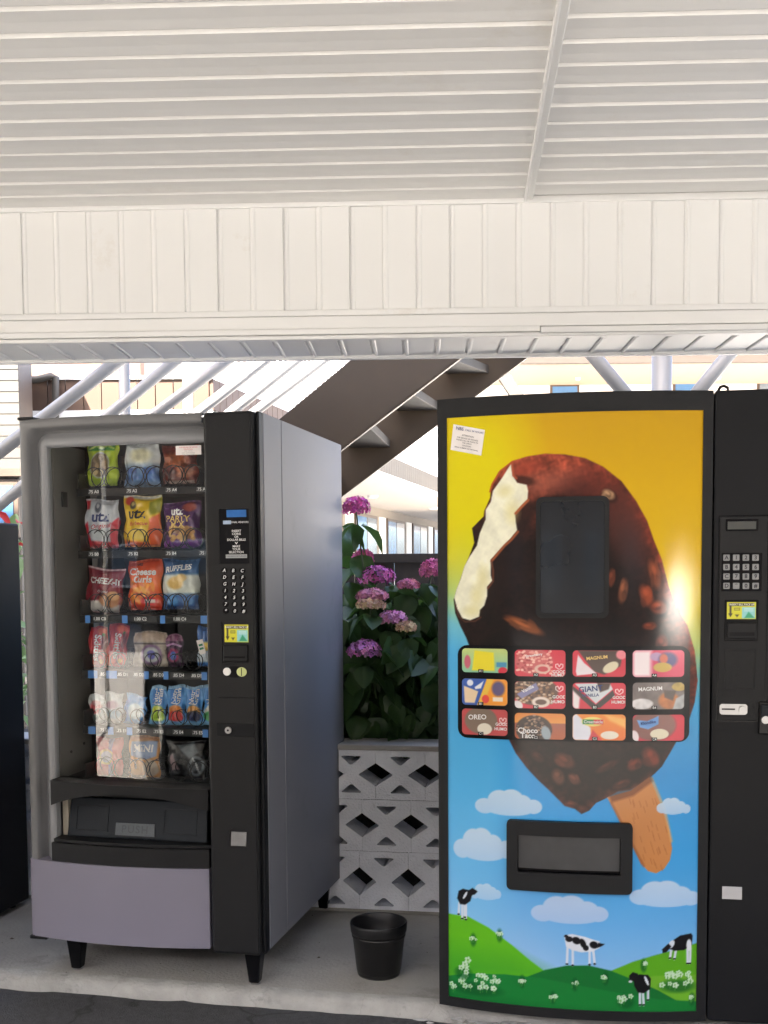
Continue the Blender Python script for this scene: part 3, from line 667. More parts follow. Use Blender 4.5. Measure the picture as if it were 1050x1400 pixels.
def p_orig(p):
    p.fill((205, 210, 218)); p.poly([(0, 55), (10, 45), (14, 70), (20, 85), (80, 88), (82, 50), (100, 38), (100, 100), (0, 100)], (200, 25, 50), 3); p.rect(0, 15, 3, 20, (205, 60, 70), 2); p.ell(42, 18, 11, 10, (90, 95, 110), .4); p.ell(42, 14, 5, 5, (200, 200, 205), .3); p.ell(50, 72, 26, 12, (190, 195, 200), .4)
make_pack('snack_bag', 'white potato chip bag with red sides, second shelf', (118, 161, 682, 750), 1, p_orig, [('utz', 50, 37, .050, TXTN, dict(bold=.03)), ('Original', 50, 56, .022, TXTR, dict(bold=.01, shear=.3, rot=.1))], dep=.034)
def p_bbq(p):
    p.fill((225, 185, 20)); p.rect(0, 100, 0, 7, (235, 235, 225), 3); p.poly([(72, 48), (100, 36), (100, 100), (0, 100), (0, 86), (12, 88), (70, 92)], (215, 85, 25), 5); p.poly([(72, 15), (100, 5), (100, 34), (76, 40)], (150, 150, 20), 4); p.ell(18, 12, 12, 8, (205, 60, 45), .4); p.ell(27, 20, 8, 8, (60, 50, 30), .4); p.ell(27, 18, 4, 4, (210, 190, 120), .3); p.ell(45, 75, 25, 12, (235, 205, 90), .4)
make_pack('snack_bag', 'yellow and orange chip bag in the middle of the second shelf', (171, 219, 676, 748), 1, p_bbq, [('utz', 38, 37, .050, TXTB, dict(bold=.03)), ('Barbecue', 42, 56, .018, TXTR, dict(bold=.01, shear=.3))], dep=.036)
def p_party(p):
    p.fill((75, 28, 95)); p.ell(72, 13, 17, 9, (150, 70, 60), .4); p.rect(0, 100, 84, 100, (105, 30, 130), 4)
    for q in range(40): p.ell(18+random.random()*66, 58+random.random()*24, 7, 5, random.choice([(175, 125, 60), (205, 160, 90), (130, 80, 45)]), .4, rot=random.random()*3)
make_pack('snack_bag', 'purple party mix bag, second shelf beside the black door', (225, 273, 685, 750), 1, p_party, [('utz', 40, 22, .036, TXTW, dict(bold=.03)), ('PARTY', 42, 38, .029, TXTO, dict(bold=.02)), ('MIX', 42, 51, .029, TXTO, dict(bold=.02))], dep=.034)
def p_cz(p):
    p.fill((130, 18, 38)); p.rect(0, 100, 0, 4, (225, 200, 205), 2); p.poly([(0, 80), (40, 72), (100, 78), (100, 100), (0, 100)], (190, 185, 185), 5); p.ell(70, 70, 28, 17, (190, 130, 85), .3); p.ell(80, 60, 14, 10, (215, 165, 110), .3); p.ell(30, 84, 18, 10, (215, 210, 205), .3)
make_pack('snack_bag', 'maroon cheese cracker bag leaning, third shelf', (117, 163, 776, 838), 2, p_cz, [('CHEEZ-IT', 54, 30, .028, TXTW, dict(bold=.03)), ('Original', 50, 53, .012, TXTW, dict(shear=.3))], tilt=.10, dep=.03)
def p_curl(p):
    p.vgrad([(0, (205, 60, 25)), (50, (225, 105, 30)), (70, (220, 80, 30)), (100, (190, 40, 25))])
    for q in range(26): p.ell(10+random.random()*70, 48+random.random()*34, 11, 5, random.choice([(235, 140, 45), (220, 110, 35), (245, 170, 70)]), .4, rot=random.random()*3)
    p.ell(66, 82, 24, 9, (215, 30, 30), .2); p.rect(54, 82, 79, 86, (235, 220, 215), 2)
make_pack('snack_bag', 'orange cheese curls bag in the middle of the third shelf', (177, 220, 765, 834), 2, p_curl, [('utz', 38, 9, .016, TXTB, dict(bold=.02)), ('Cheese', 46, 25, .031, TXTW, dict(bold=.03, shear=.1)), ('Curls', 46, 40, .031, TXTW, dict(bold=.03, shear=.1))], dep=.036)
def p_ruf(p):
    p.vgrad([(0, (30, 75, 125)), (28, (40, 95, 150)), (34, (215, 220, 215)), (66, (210, 215, 205)), (74, (35, 100, 170)), (100, (20, 60, 120))]); p.ell(40, 48, 22, 13, (215, 175, 95), .4); p.ell(56, 38, 14, 8, (225, 190, 120), .4); p.ell(30, 82, 18, 10, (80, 140, 200), .5); p.ell(74, 84, 18, 9, (70, 130, 195), .5)
make_pack('snack_bag', 'blue and white ridged chip bag, third shelf by the door', (224, 271, 764, 833), 2, p_ruf, [('RUFFLES', 44, 19, .026, TXTW, dict(bold=.035, shear=.2, rot=.12))], dep=.036)
def p_sk(p):
    p.fill((185, 22, 40)); p.ell(20, 88, 30, 14, (220, 70, 45), .5); p.ell(70, 10, 26, 9, (215, 90, 60), .5); p.ell(75, 85, 10, 6, (215, 150, 50), .4); p.ell(80, 20, 9, 5, (60, 140, 60), .4); p.rect(0, 100, 0, 5, (160, 30, 40)); p.ell(85, 40, 14, 20, (110, 15, 30), .5)
for px_, lab in (((120, 143, 857, 912), 'red candy pouch leftmost on the fourth shelf'), ((145, 169, 853, 911), 'red candy pouch tilted beside the first one, fourth shelf')):
    make_pack('candy_pouch', lab, px_, 3, p_sk, [('Skittles', 52, 52, .031, TXTW, dict(bold=.025, rot=-pi/2))], dep=.014, tilt=.07 if px_[0] < 140 else .12, nx=28, cat='candy pouch')
def p_silv(p):
    p.fill((150, 140, 130)); p.rect(0, 100, 0, 28, (170, 150, 135), 6); p.ell(55, 66, 32, 30, (120, 90, 130), .2); p.ell(55, 66, 24, 22, (165, 170, 175), .2); p.ell(55, 66, 12, 13, (90, 90, 170), .3); p.rect(0, 100, 32, 36, (60, 50, 50), 3); p.blotch(.06, .1, 8)
make_pack('pastry_pack', 'silvery pastry pack with a purple ring, fourth shelf', (184, 228, 864, 911), 3, p_silv, dep=.02, cat='pastry')
def p_purp(p):
    p.fill((60, 20, 60)); p.rect(0, 100, 0, 20, (130, 80, 110), 4); p.ell(50, 65, 34, 22, (150, 30, 90), .3); p.ell(50, 66, 18, 14, (70, 110, 190), .3); p.stroke([(10, 35), (50, 28), (90, 36)], 6, (190, 150, 190))
make_pack('pastry_pack', 'small dark purple pastry pack on the fourth shelf', (227, 249, 868, 911), 3, p_purp, dep=.018, nx=24, cat='pastry')
def p_by(p): p.fill((30, 95, 170)); p.rect(0, 100, 40, 62, (225, 190, 60), 6); p.rect(0, 100, 62, 90, (190, 200, 210), 6)
make_pack('candy_pouch', 'blue and yellow pouch at the door end, fourth shelf', (271, 292, 856, 911), 3, p_by, dep=.016, nx=24, cat='candy pouch')
def p_wr(p): p.fill((205, 210, 212)); p.ell(50, 44, 38, 22, (195, 70, 80), .4); p.ell(50, 30, 30, 8, (215, 150, 155), .5); p.ell(50, 78, 20, 10, (60, 90, 80), .4)
make_pack('mint_pack', 'small white pack with a red oval, fifth shelf', (122, 141, 950, 989), 4, p_wr, dep=.012, nx=24, nz=32, cat='candy pack')
def p_w(p): p.fill((200, 206, 210)); p.ell(45, 40, 34, 14, (170, 130, 150), .5); p.ell(55, 70, 34, 14, (130, 165, 190), .5)
make_pack('mint_pack', 'wider plain white pack, second on the fifth shelf', (143, 166, 947, 989), 4, p_w, dep=.014, nx=24, nz=32, cat='candy pack', tilt=.03)
def p_bw(p): p.fill((70, 140, 205)); p.ell(52, 55, 34, 28, (190, 215, 225), .3); p.ell(52, 55, 22, 16, (215, 228, 232), .4); p.rect(0, 20, 20, 95, (60, 120, 200), 8)
make_pack('mint_pack', 'blue and white pack tilted in the middle of the fifth shelf', (169, 196, 950, 990), 4, p_bw, dep=.014, nx=24, nz=32, cat='candy pack', tilt=.12)
def p_bar(c1, c2):
    def f(p):
        p.fill((80, 150, 215)); p.rect(0, 100, 0, 8, (150, 195, 230), 3); p.ell(50, 66, 40, 17, c1, .3); p.ell(50, 78, 42, 14, c2, .25); p.rect(0, 100, 90, 100, (120, 180, 225), 4); p.rect(16, 84, 10, 48, (50, 110, 190), 8, .6)
    return f
for px_, c1, c2, lab in (((205, 226, 938, 991), (190, 200, 60), (170, 205, 70), 'blue bar with a lime green end, fifth shelf'), ((228, 252, 937, 991), (215, 130, 60), (205, 45, 45), 'blue bar with a red end, fifth shelf'), ((253, 276, 938, 991), (210, 150, 80), (30, 35, 80), 'blue bar with a navy end, fifth shelf'), ((278, 299, 938, 991), (210, 210, 200), (60, 150, 80), 'blue bar with a green end half behind the door')):
    make_pack('cereal_bar', lab, px_, 4, p_bar(c1, c2), [('Nutri', 42, 28, .024, TXTW, dict(bold=.02, rot=pi/2-.1)), ('Grain', 64, 28, .024, TXTW, dict(bold=.02, rot=pi/2-.1))], dep=.013, nx=24, cat='cereal bar', tilt=.03)
def p_rp(p): p.fill((195, 60, 65)); p.rect(50, 68, 0, 100, (110, 90, 170), 4); p.ell(42, 48, 32, 20, (215, 175, 110), .15); p.ell(42, 48, 22, 14, (165, 160, 190), .2); p.rect(68, 100, 0, 100, (205, 85, 90), 4)
make_pack('cookie_pack', 'red and purple cookie pack on the bottom shelf', (133, 166, 1009, 1062), 5, p_rp, dep=.022, cat='cookie pack')
def p_mini(p):
    p.fill((205, 140, 70)); p.rect(0, 100, 0, 12, (190, 130, 80), 4); p.poly([(8, 14), (96, 10), (92, 48), (60, 56), (6, 48)], (120, 145, 185), 3); p.ell(25, 75, 24, 20, (225, 160, 80), .2); p.ell(74, 76, 24, 20, (190, 170, 145), .2)
make_pack('cookie_pack', 'orange mini cookie pack in the middle of the bottom shelf', (178, 217, 1007, 1062), 5, p_mini, [('MINI', 50, 30, .034, TXTW, dict(bold=.03))], dep=.026, cat='cookie pack')
def p_ds(p): p.fill((28, 28, 32)); p.poly([(25, 10), (70, 2), (85, 30), (60, 48)], (110, 118, 125), 5); p.ell(78, 66, 20, 28, (130, 138, 145), .15); p.ell(78, 66, 13, 20, (40, 45, 52), .2); p.poly([(8, 40), (14, 30), (34, 76), (10, 80)], (150, 130, 135), 4); p.stroke([(70, 45), (88, 85)], 4, (190, 195, 200))
make_pack('cookie_pack', 'black and silver crinkled pack on the bottom shelf', (230, 280, 1014, 1063), 5, p_ds, dep=.024, cat='cookie pack')
tgx, tgz = LP(272, 885, VT-.01)
tgo = MB().box(-.011, .011, -.001, .001, -.024, .024).build('price_tag', PAPER); tgo.matrix_world = ML @ Matrix.Translation((tgx, VT+.01, tgz)) @ Matrix.Rotation(-.25, 4, 'Y')
tag(tgo, 'pale hanging tag with green print on the fourth shelf', 'tag')
for q in (0, 1): MB().box(-.007, .007, -.0022, -.0012, -.006+q*.012-.003, -.006+q*.012+.004).build('printed_band', MATS['green_tag'], tgo)

# ================================================================== ICE CREAM MACHINE
PR = onz(601, 1372, .03); PR.z = 0; PSR = radians(10)
RU = Vector((cos(PSR), -sin(PSR), 0)); RV = Vector((sin(PSR), cos(PSR), 0))
MR = Matrix.Translation(PR) @ Matrix.Rotation(-PSR, 4, 'Z')
DW = .772
def bowR(u): return -.052*max(0.0, 1-((u-DW/2)/(DW/2))**2)
def RP(x, y, off=0.0):
    v = 0.0
    for _ in range(6):
        q = hitplane(x, y, PR+RV*(v+off), RV)-PR; v = bowR(q.dot(RU))
    return q.dot(RU), q.z
def RF(x, y, v=0.0):
    q = hitplane(x, y, PR+RV*v, RV)-PR; return q.dot(RU), q.z
ice = empty('ice_cream_vending_machine', PR, -PSR)
tag(ice, 'black ice cream vending machine with a bitten chocolate bar on its front', 'vending machine')
RW, RD, RTOP, RBOT = 1.04, .86, 1.822, .03
box('cabinet', BLACKM, ice, .002, RW, .07, RD, RBOT, RTOP-.004, .006)
def rb(u, z, v): return (u, bowR(u)+v, z)
pu0, pu1, pz0, pz1 = RP(612, 900)[0], RP(957.5, 900)[0], .058, 1.768
plate('door_frame', BLACKP, ice, [(0, RBOT), (DW, RBOT), (DW, RTOP), (0, RTOP)], [[(pu0, pz0), (pu1, pz0), (pu1, pz1), (pu0, pz1)]], rb, -.004, .065, maxu=.025, bevel=.003)
plate('door_backing', BLACKM, ice, [(pu0-.01, pz0-.01), (pu1+.01, pz0-.01), (pu1+.01, pz1+.01), (pu0-.01, pz1+.01)], [], rb, .006, .06, maxu=.04)
# printed panel: colours painted in panel coordinates converted from photo measurements
STEP = .0024
us = np.linspace(pu0, pu1, int((pu1-pu0)/STEP)); zz = np.linspace(pz0, pz1, int((pz1-pz0)/STEP))
pan = MB().grid(lambda u, z: (u, bowR(u), z), us, zz).build('printed_panel', POSTER, ice, smooth=True, recalc=False)
UU, ZZ = np.meshgrid(us, zz, indexing='ij')
pA, pBp = RP(625, 600), RP(945, 1350)
su = (945-625)/(pBp[0]-pA[0]); sz = (1350-600)/(pA[1]-pBp[1])
# artwork units: 1 unit ~ 1 photo pixel; control points map through RP
def art(x, y):
    u, z = RP(x, y); return (625+(u-pA[0])*su, 600+(pA[1]-z)*sz)
P = Paint(625+(UU-pA[0])*su, 600+(pA[1]-ZZ)*sz)
A = lambda pts: [art(*q) for q in pts]
P.vgrad([(540, (205, 160, 20)), (640, (222, 178, 15)), (740, (228, 190, 20)), (800, (222, 205, 70)), (850, (190, 212, 130)), (890, (120, 195, 205)), (930, (70, 175, 235)), (1020, (45, 155, 228)), (1120, (60, 165, 235)), (1230, (105, 178, 238)), (1320, (150, 195, 240))], shift=np.clip((720-P.X)*.38, -35, 45))
P.ell(650, 668, 70, 130, (232, 228, 0), 1.0, .75)
P.ell(640, 1070, 60, 240, (120, 205, 250), 1.0, .5)
# chocolate bar
bar_o = [(700, 630), (720, 624), (745, 620), (772, 621), (800, 626), (825, 638), (850, 658), (870, 685), (885, 712), (894, 738), (905, 765), (914, 800), (925, 830), (940, 855), (950, 890), (954, 930), (950, 960), (942, 985), (930, 1005), (917, 1028), (905, 1048), (895, 1058), (880, 1070), (862, 1080), (845, 1082), (828, 1092), (815, 1098), (806, 1108), (795, 1113), (786, 1106), (772, 1102), (762, 1092), (752, 1082), (735, 1066), (720, 1050), (705, 1030), (696, 1012), (672, 975), (655, 925), (644, 890), (637, 872), (629, 856), (622, 838), (620, 820), (624, 806), (630, 790), (635, 774), (641, 761), (648, 742), (645, 722), (661, 706), (662, 698), (670, 680), (671, 665), (681, 646)]
BGC = P.c.copy(); P.poly(A(bar_o), (28, 13, 10), 1.6)
inside = P._sd(A(bar_o), np.arange(len(P.X)))
dd = np.where(inside[1], inside[0], -1)
top = np.clip(1-(P.Y-622)/125, 0, 1)*(dd > 0); P.mix(top*.92, (164, 74, 52))
rim = np.clip(1-dd/40, 0, 1)**1.5*(dd > 0)*(P.X > 780)*np.clip((P.Y-640)/60, 0, 1)*np.clip((1010-P.Y)/80, 0, 1); P.mix(rim*.85, (150, 62, 40))
rim2 = np.clip(1-dd/12, 0, 1)*(dd > 0)*(P.Y > 1000); P.mix(rim2*.5, (95, 45, 34))
q_ = Paint(P.X, P.Y); q_.c[:] = 100; q_.blotch(.16, .045, 21); q_.blotch(.13, .13, 22); q_.blotch(.12, .40, 23)
m_ = (dd > 0); P.c[m_] = P.c[m_]*(q_.c[m_]/100)
P.ell(*art(790, 668), 34, 22, (70, 28, 24), 1.2, .7, -.2); P.ell(*art(745, 660), 40, 14, (178, 100, 80), 1.3, .55, -.2); P.ell(*art(845, 700), 30, 60, (120, 48, 36), 1.3, .6, -.5)
P.ell(*art(720, 640), 18, 9, (165, 70, 50), .8, .7, -.3); P.ell(*art(715, 657), 16, 6, (60, 28, 20), .6, .8, .2)
P.ell(*art(848, 720), 18, 40, (88, 42, 36), 1.4, .5, -.4); P.ell(*art(860, 760), 22, 60, (58, 46, 46), 1.5, .5, -.2)
for x, y, rx, ry, r, c in ((717, 855, 27, 7, .42, (176, 98, 52)), (832, 676, 9, 6, .6, (205, 160, 120)), (852, 808, 6, 16, .15, (150, 90, 62)), (836, 790, 5, 12, .1, (130, 66, 44)), (884, 815, 8, 16, -.4, (170, 80, 50)), (895, 785, 7, 20, -.3, (160, 84, 56)), (888, 856, 9, 5, 0, (150, 70, 45)), (900, 830, 10, 9, 0, (165, 78, 52)), (772, 1040, 14, 9, .5, (110, 58, 42)), (763, 1062, 8, 11, -.4, (120, 72, 54)), (785, 1065, 9, 6, .7, (112, 62, 46)), (868, 1045, 11, 7, -.6, (125, 52, 34)), (890, 1035, 10, 14, -.6, (140, 56, 36)), (830, 1048, 16, 5, -.5, (78, 36, 26)), (780, 1100, 10, 5, .1, (112, 56, 40)), (797, 1107, 9, 6, .3, (84, 42, 32)), (735, 1035, 10, 6, .6, (70, 36, 28)), (850, 1072, 12, 5, -.4, (95, 44, 30)), (905, 880, 8, 12, 0, (140, 60, 44))):
    c = tuple(v*.80 for v in c); cx, cy = art(x, y); P.ell(cx+1, cy+1.5, rx*1.2, ry*1.2, (18, 8, 6), .7, .7, r); P.ell(cx, cy, rx, ry, c, .5, .95, r)
    for _ in range(5):
        f_ = random.uniform(.62, 1.25); P.ell(cx+random.uniform(-.55, .55)*rx, cy+random.uniform(-.55, .55)*ry, rx*random.uniform(.3, .6), ry*random.uniform(.3, .6), tuple(min(255, v*f_) for v in c), .5, .75, r+random.uniform(-.6, .6))
    P.ell(cx-rx*.15, cy-ry*.3, rx*.4, ry*.3, tuple(min(255, v*1.5) for v in c), .9, .6, r)
P.poly(A([(718, 683), (700, 702), (703, 726), (686, 746), (668, 766), (668, 790), (662, 803), (662, 828), (676, 835), (700, 790), (722, 720), (733, 690)]), (30, 14, 10), 8, .7)
cov = np.clip(.5+np.where(inside[1], inside[0], -inside[0])/1.6, 0, 1)[:, None]; P.c = BGC*(1-cov)+P.c*cov
cream = [(698.6, 634), (700.7, 650), (707, 660), (720, 663), (722, 671), (721, 683), (712, 692), (704, 701), (705, 713), (707, 725), (698, 736), (690, 744), (671, 765), (671, 787), (673, 794), (666, 802), (666, 815), (662, 828), (656, 834), (655, 843), (643, 848), (632, 845), (625, 832), (621, 817), (624, 806), (630, 791), (635, 774), (642, 761), (652, 746), (656, 729), (664, 710), (664, 697), (671, 686), (674, 671), (686, 654)]
P.poly(A(cream), (246, 245, 220), 1.5)
idx = np.nonzero(P._sd(A(cream), np.arange(len(P.X)))[1])[0]
q = Paint(P.X[idx], P.Y[idx]); q.c = P.c[idx]; q.blotch(.025, .11, 5); q.blotch(.018, .35, 9); P.c[idx] = q.c
for x, y, rx, ry in ((700, 700, 9, 14), (690, 672, 10, 8), (652, 815, 8, 14), (660, 790, 7, 16), (645, 835, 10, 7)): P.ell(*art(x, y), rx, ry, (224, 214, 140), 1.2, .5)
P.stroke(A([(722, 684), (713, 693), (705, 702)]), 3.4, (172, 92, 52), 2); P.stroke(A([(708, 727), (699, 738), (690, 746), (672, 767)]), 3.4, (160, 84, 46), 2)
P.stroke(A([(672, 767), (674, 780), (674, 795), (667, 804)]), 2.4, (110, 60, 38), 2); P.stroke(A([(700, 632), (684, 644), (673, 662), (670, 672)]), 2.4, (186, 84, 40), 1.6)
P.stroke(A([(700, 634), (702, 650), (706, 654)]), 3, (175, 85, 55), 2); P.stroke(A([(622, 826), (627, 842), (636, 850), (650, 849), (657, 844)]), 2.2, (84, 48, 34), 1.6)
for i in range(1500):    # uneven chocolate skin
    x, y = random.uniform(640, 945), random.uniform(700, 1105)
    k_ = np.nonzero((abs(P.X-x) < 6) & (abs(P.Y-y) < 6))[0] if i < 0 else None
# stick
st = A([(830, 1090), (862, 1081), (888, 1062), (897, 1082), (907, 1108), (915, 1135), (919, 1160), (916, 1176), (908, 1188), (897, 1194), (886, 1191), (876, 1180), (866, 1160), (852, 1132), (840, 1108)])
P.poly(st, (206, 138, 78), 1.4)
P.stroke(A([(891, 1064), (909, 1108), (918, 1150)]), 3, (232, 178, 110), 3, .8); P.stroke(A([(836, 1098), (858, 1142), (880, 1184)]), 3, (150, 88, 48), 3, .7)
for i in range(46):
    x, y = random.uniform(842, 912), random.uniform(1085, 1185)
    if P._sd(st, np.array([int(np.argmin((P.X-x)**2+(P.Y-y)**2))]))[1][0]: P.stroke([(x, y), (x+2.5, y+8)], .9, (170, 105, 58), 1.2, .8)
P.poly(A([(830, 1082), (862, 1078), (890, 1058), (893, 1068), (866, 1088), (836, 1097)]), (92, 46, 28), 4, .6)
# clouds
def cloud(x0, x1, y0, y1, seed, c=(205, 226, 246)):
    r = random.Random(seed); w_, h_ = x1-x0, y1-y0
    blobs = [(.16, .62, .16, .30), (.34, .46, .20, .44), (.52, .42, .20, .42), (.70, .56, .17, .36), (.86, .66, .14, .28), (.5, .74, .40, .26)]
    m = np.zeros(len(P.X))
    for bx, by, rx, ry in blobs:
        cx, cy = art(x0+w_*(bx+r.uniform(-.03, .03)), y0+h_*by); rr = np.sqrt(((P.X-cx)/(rx*w_))**2+((P.Y-cy)/(ry*h_))**2); m = np.maximum(m, np.clip((1-rr)/.12, 0, 1))
    y_ = art(x0, y0)[1]; sh = np.clip((P.Y-y_)/h_, 0, 1); cc = np.array(c)*(1-.0*sh[:, None])+np.array((-22, -12, 0))*sh[:, None]
    P.c = P.c*(1-m[:, None]*.93)+cc*m[:, None]*.93
cloud(650, 742, 1078, 1116, 1); cloud(616, 702, 1130, 1178, 2); cloud(898, 944, 1090, 1114, 3); cloud(643, 687, 1207, 1231, 4, (190, 220, 245)); cloud(724, 831, 1223, 1264, 5, (192, 212, 240)); cloud(858, 962, 1203, 1241, 6, (200, 222, 246))
# hills
P.poly(A([(600, 1247), (614, 1249), (640, 1253), (668, 1268), (700, 1292), (725, 1313), (745, 1328), (760, 1345), (600, 1345)]), (98, 186, 30), 1.5)
P.poly(A([(600, 1290), (640, 1300), (700, 1310), (750, 1335), (600, 1345)]), (64, 160, 40), 40, .7)
P.poly(A([(836, 1327), (865, 1315), (895, 1306), (925, 1298), (970, 1284), (970, 1345), (836, 1345)]), (92, 170, 30), 1.5)
P.poly(A([(860, 1338), (900, 1334), (970, 1332), (970, 1380), (860, 1380)]), (110, 178, 45), 2)
P.poly(A([(700, 1345), (722, 1335), (745, 1326), (775, 1320), (805, 1320), (835, 1327), (870, 1341), (900, 1354), (925, 1368), (940, 1376), (940, 1392), (700, 1392)]), (22, 112, 48), 1.5)
P.poly(A([(600, 1335), (640, 1331), (690, 1332), (740, 1337), (790, 1347), (850, 1358), (900, 1366), (970, 1370), (970, 1400), (600, 1400)]), (24, 124, 52), 1.5)
P.poly(A([(600, 1352), (660, 1358), (720, 1372), (970, 1385), (970, 1405), (600, 1405)]), (14, 104, 44), 14, .6)
rf = random.Random(3)
def flowers(x0, x1, y0, y1, n_, r_=2.0):
    P.ell(*art((x0+x1)/2, y1), (x1-x0)/2*1.05, 9, (12, 84, 36), .6, .7)
    for _ in range(n_):
        x, y = rf.uniform(x0, x1), rf.uniform(y0, y1); cx, cy = art(x, y); rr = r_*rf.uniform(.7, 1.4)
        for a in range(5): P.ell(cx+rr*cos(a*1.257), cy+rr*sin(a*1.257), rr*.62, rr*.62, (205, 232, 205), .4, .9)
        P.ell(cx, cy, rr*.5, rr*.5, (120, 180, 90), .4)
        P.stroke([(cx, cy+rr), (cx+rf.uniform(-1, 1), cy+rr+5)], .8, (70, 140, 60), 1)
flowers(616, 684, 1333, 1352, 30); flowers(622, 645, 1312, 1330, 6, 2.8); flowers(905, 948, 1326, 1348, 20); flowers(845, 866, 1362, 1370, 6)
for x, y in ((647, 1283), (683, 1277), (714, 1340), (786, 1344), (756, 1362), (828, 1336), (880, 1318), (946, 1364)): flowers(x-4, x+4, y-2, y+2, 4, 1.6)
# cows
def cow(pts_body, spots, legs, head, tailp=None, black=True):
    for l in legs: P.stroke(A(l), 3.2, (212, 222, 236), 1.2)
    for l in legs: e = art(*l[-1]); P.ell(e[0], e[1], 2.0, 1.3, (25, 22, 25), .4)
    P.poly(A(pts_body), (20, 18, 22) if black else (222, 228, 238), 1.4)
    for (x, y, rx, ry, r, c) in spots: P.ell(*art(x, y), rx, ry, c, .3, 1, r)
    P.poly(A(head), (22, 20, 24), 1.2)
BK, WT = (20, 18, 22), (222, 228, 238)
cow([(627, 1218), (633, 1215), (641, 1217), (646, 1222), (643, 1232), (636, 1237), (629, 1236), (625, 1228)], [(636, 1224, 1.6, 6, .5, WT)], [[(628, 1234), (627, 1250)], [(632, 1236), (632, 1256)], [(637, 1236), (637, 1257)], [(635, 1236), (635.5, 1254)]], [(641, 1217), (646, 1214), (651, 1217), (653, 1219), (649, 1223), (644, 1224)])
cow([(771, 1279), (782, 1277), (800, 1281), (812, 1285), (820, 1287), (820, 1296), (810, 1301), (795, 1302), (782, 1299), (774, 1294)], [(778, 1284, 5, 4, 0, BK), (788, 1286, 6, 5, .4, BK), (797, 1290, 4, 7, -.4, BK), (812, 1292, 6, 5, .2, BK), (774, 1280, 3, 2, 0, BK), (801, 1296, 4, 4, 0, BK)], [[(776, 1294), (775, 1318)], [(783, 1298), (783, 1320)], [(806, 1299), (806, 1319)], [(811, 1299), (813, 1318)]], [(818, 1289), (823, 1290), (827, 1291), (822, 1294), (817, 1296)], black=False)
cow([(921, 1285), (930, 1279), (945, 1276), (947, 1279), (946, 1292), (935, 1299), (922, 1300), (914, 1297)], [(918, 1291, 3.5, 6, .5, WT), (942, 1292, 3.4, 8, 0, WT)], [[(918, 1297), (916, 1310)], [(924, 1299), (922, 1311)], [(940, 1296), (940, 1317)], [(944, 1296), (943, 1317)]], [(914, 1290), (918, 1294), (911, 1302), (906, 1303), (905, 1298)])
cow([(866, 1337), (874, 1332), (886, 1333), (890, 1338), (889, 1352), (880, 1358), (872, 1357), (867, 1348)], [(884, 1341, 1.7, 7, -.4, WT)], [[(875, 1355), (875, 1374)], [(879, 1356), (880, 1374)], [(886, 1354), (886, 1367)]], [(860, 1334), (865, 1329), (872, 1331), (873, 1338), (867, 1341), (861, 1342)])
P.ell(*art(862, 1342), 2.4, 1.6, WT, .4)
set_col(pan.data, P.out(.78))
# notice stuck on the panel
sx = [RP(*q) for q in ((620, 580), (663, 588), (658, 623), (616, 615))]
def quadpt(s, t): a = [sx[0][k]*(1-s)+sx[1][k]*s for k in (0, 1)]; b = [sx[3][k]*(1-s)+sx[2][k]*s for k in (0, 1)]; return [a[k]*(1-t)+b[k]*t for k in (0, 1)]
def qp(s, t, v): u, z = quadpt(s, t); return (u, bowR(u)+v, z)
nst = MB().grid(lambda s, t: qp(s, t, -.002), np.linspace(0, 1, 8), [0, 1]).build('notice_sticker', PAPER, ice)
for s_, t_, sz_, sx_ in (('NBS', .13, .17, .22), ('CALL 24 HOURS', .14, .10, .68), ('ATTENTION', .36, .085, .5), ('FOR SERVICE OR REFUNDS', .47, .07, .5), ('PLEASE CALL OR WRITE TO', .56, .07, .5), ('THE OFFICE', .65, .07, .5), ('LOCATION', .75, .07, .5), ('SERIAL NUMBER ON THIS PANEL', .85, .065, .5)):
    text(s_, sz_, lambda a, b: qp(min(.98, max(.02, sx_+a*.80)), t_-b, -.0030), TXTN if t_ < .2 else TXTB, nst, bold=.01)
# view window
c4 = [RP(x, y) for x, y in ((733, 680), (832, 845))]
wu0, wu1, wz0, wz1 = c4[0][0], c4[1][0], c4[1][1], c4[0][1]
win = plate('view_window', BLACKP, ice, rrect(wu0, wu1, wz0, wz1, .018), [rrect(wu0+.012, wu1-.012, wz0+.012, wz1-.012, .012)], rb, -.010, -.001, maxu=.02, bevel=.002)
SCR = pm('dark_screen', (.010, .0135, .018), .25, var=.3, scale=6, coat=.45, coatr=.06, spec=.2)
plate('screen', SCR, win, rrect(wu0+.0115, wu1-.0115, wz0+.0115, wz1-.0115, .012), [], rb, -.0035, -.0012, maxu=.02)
# menu of twelve cards
m4 = [RP(626, 880), RP(942, 1014)]
menu = plate('menu_panel', BLACKG, ice, rrect(m4[0][0], m4[1][0], (RP(630, 1008)[1]+RP(930, 1014)[1])/2, (RP(640, 881)[1]+RP(930, 884)[1])/2, .028), [], rb, -.004, -.001, maxu=.02)
def hum(p, cx, cy):
    for s_ in (-1, 1): p.stroke([(cx+s_*1, cy+4), (cx+s_*7, cy), (cx+s_*7, cy-5), (cx+s_*3, cy-6), (cx, cy-1)], 1.6, (240, 215, 215), 1)
RED = (205, 35, 60)
def k1(p): p.vgrad([(0, (190, 205, 120)), (50, (130, 190, 160))]); p.poly([(28, 4), (70, 8), (72, 46), (22, 46)], (225, 210, 30), 3); p.ell(12, 28, 7, 14, (190, 90, 110), .3); p.rect(76, 98, 28, 38, (60, 140, 180), 2); p.ell(90, 46, 10, 8, RED, .2)
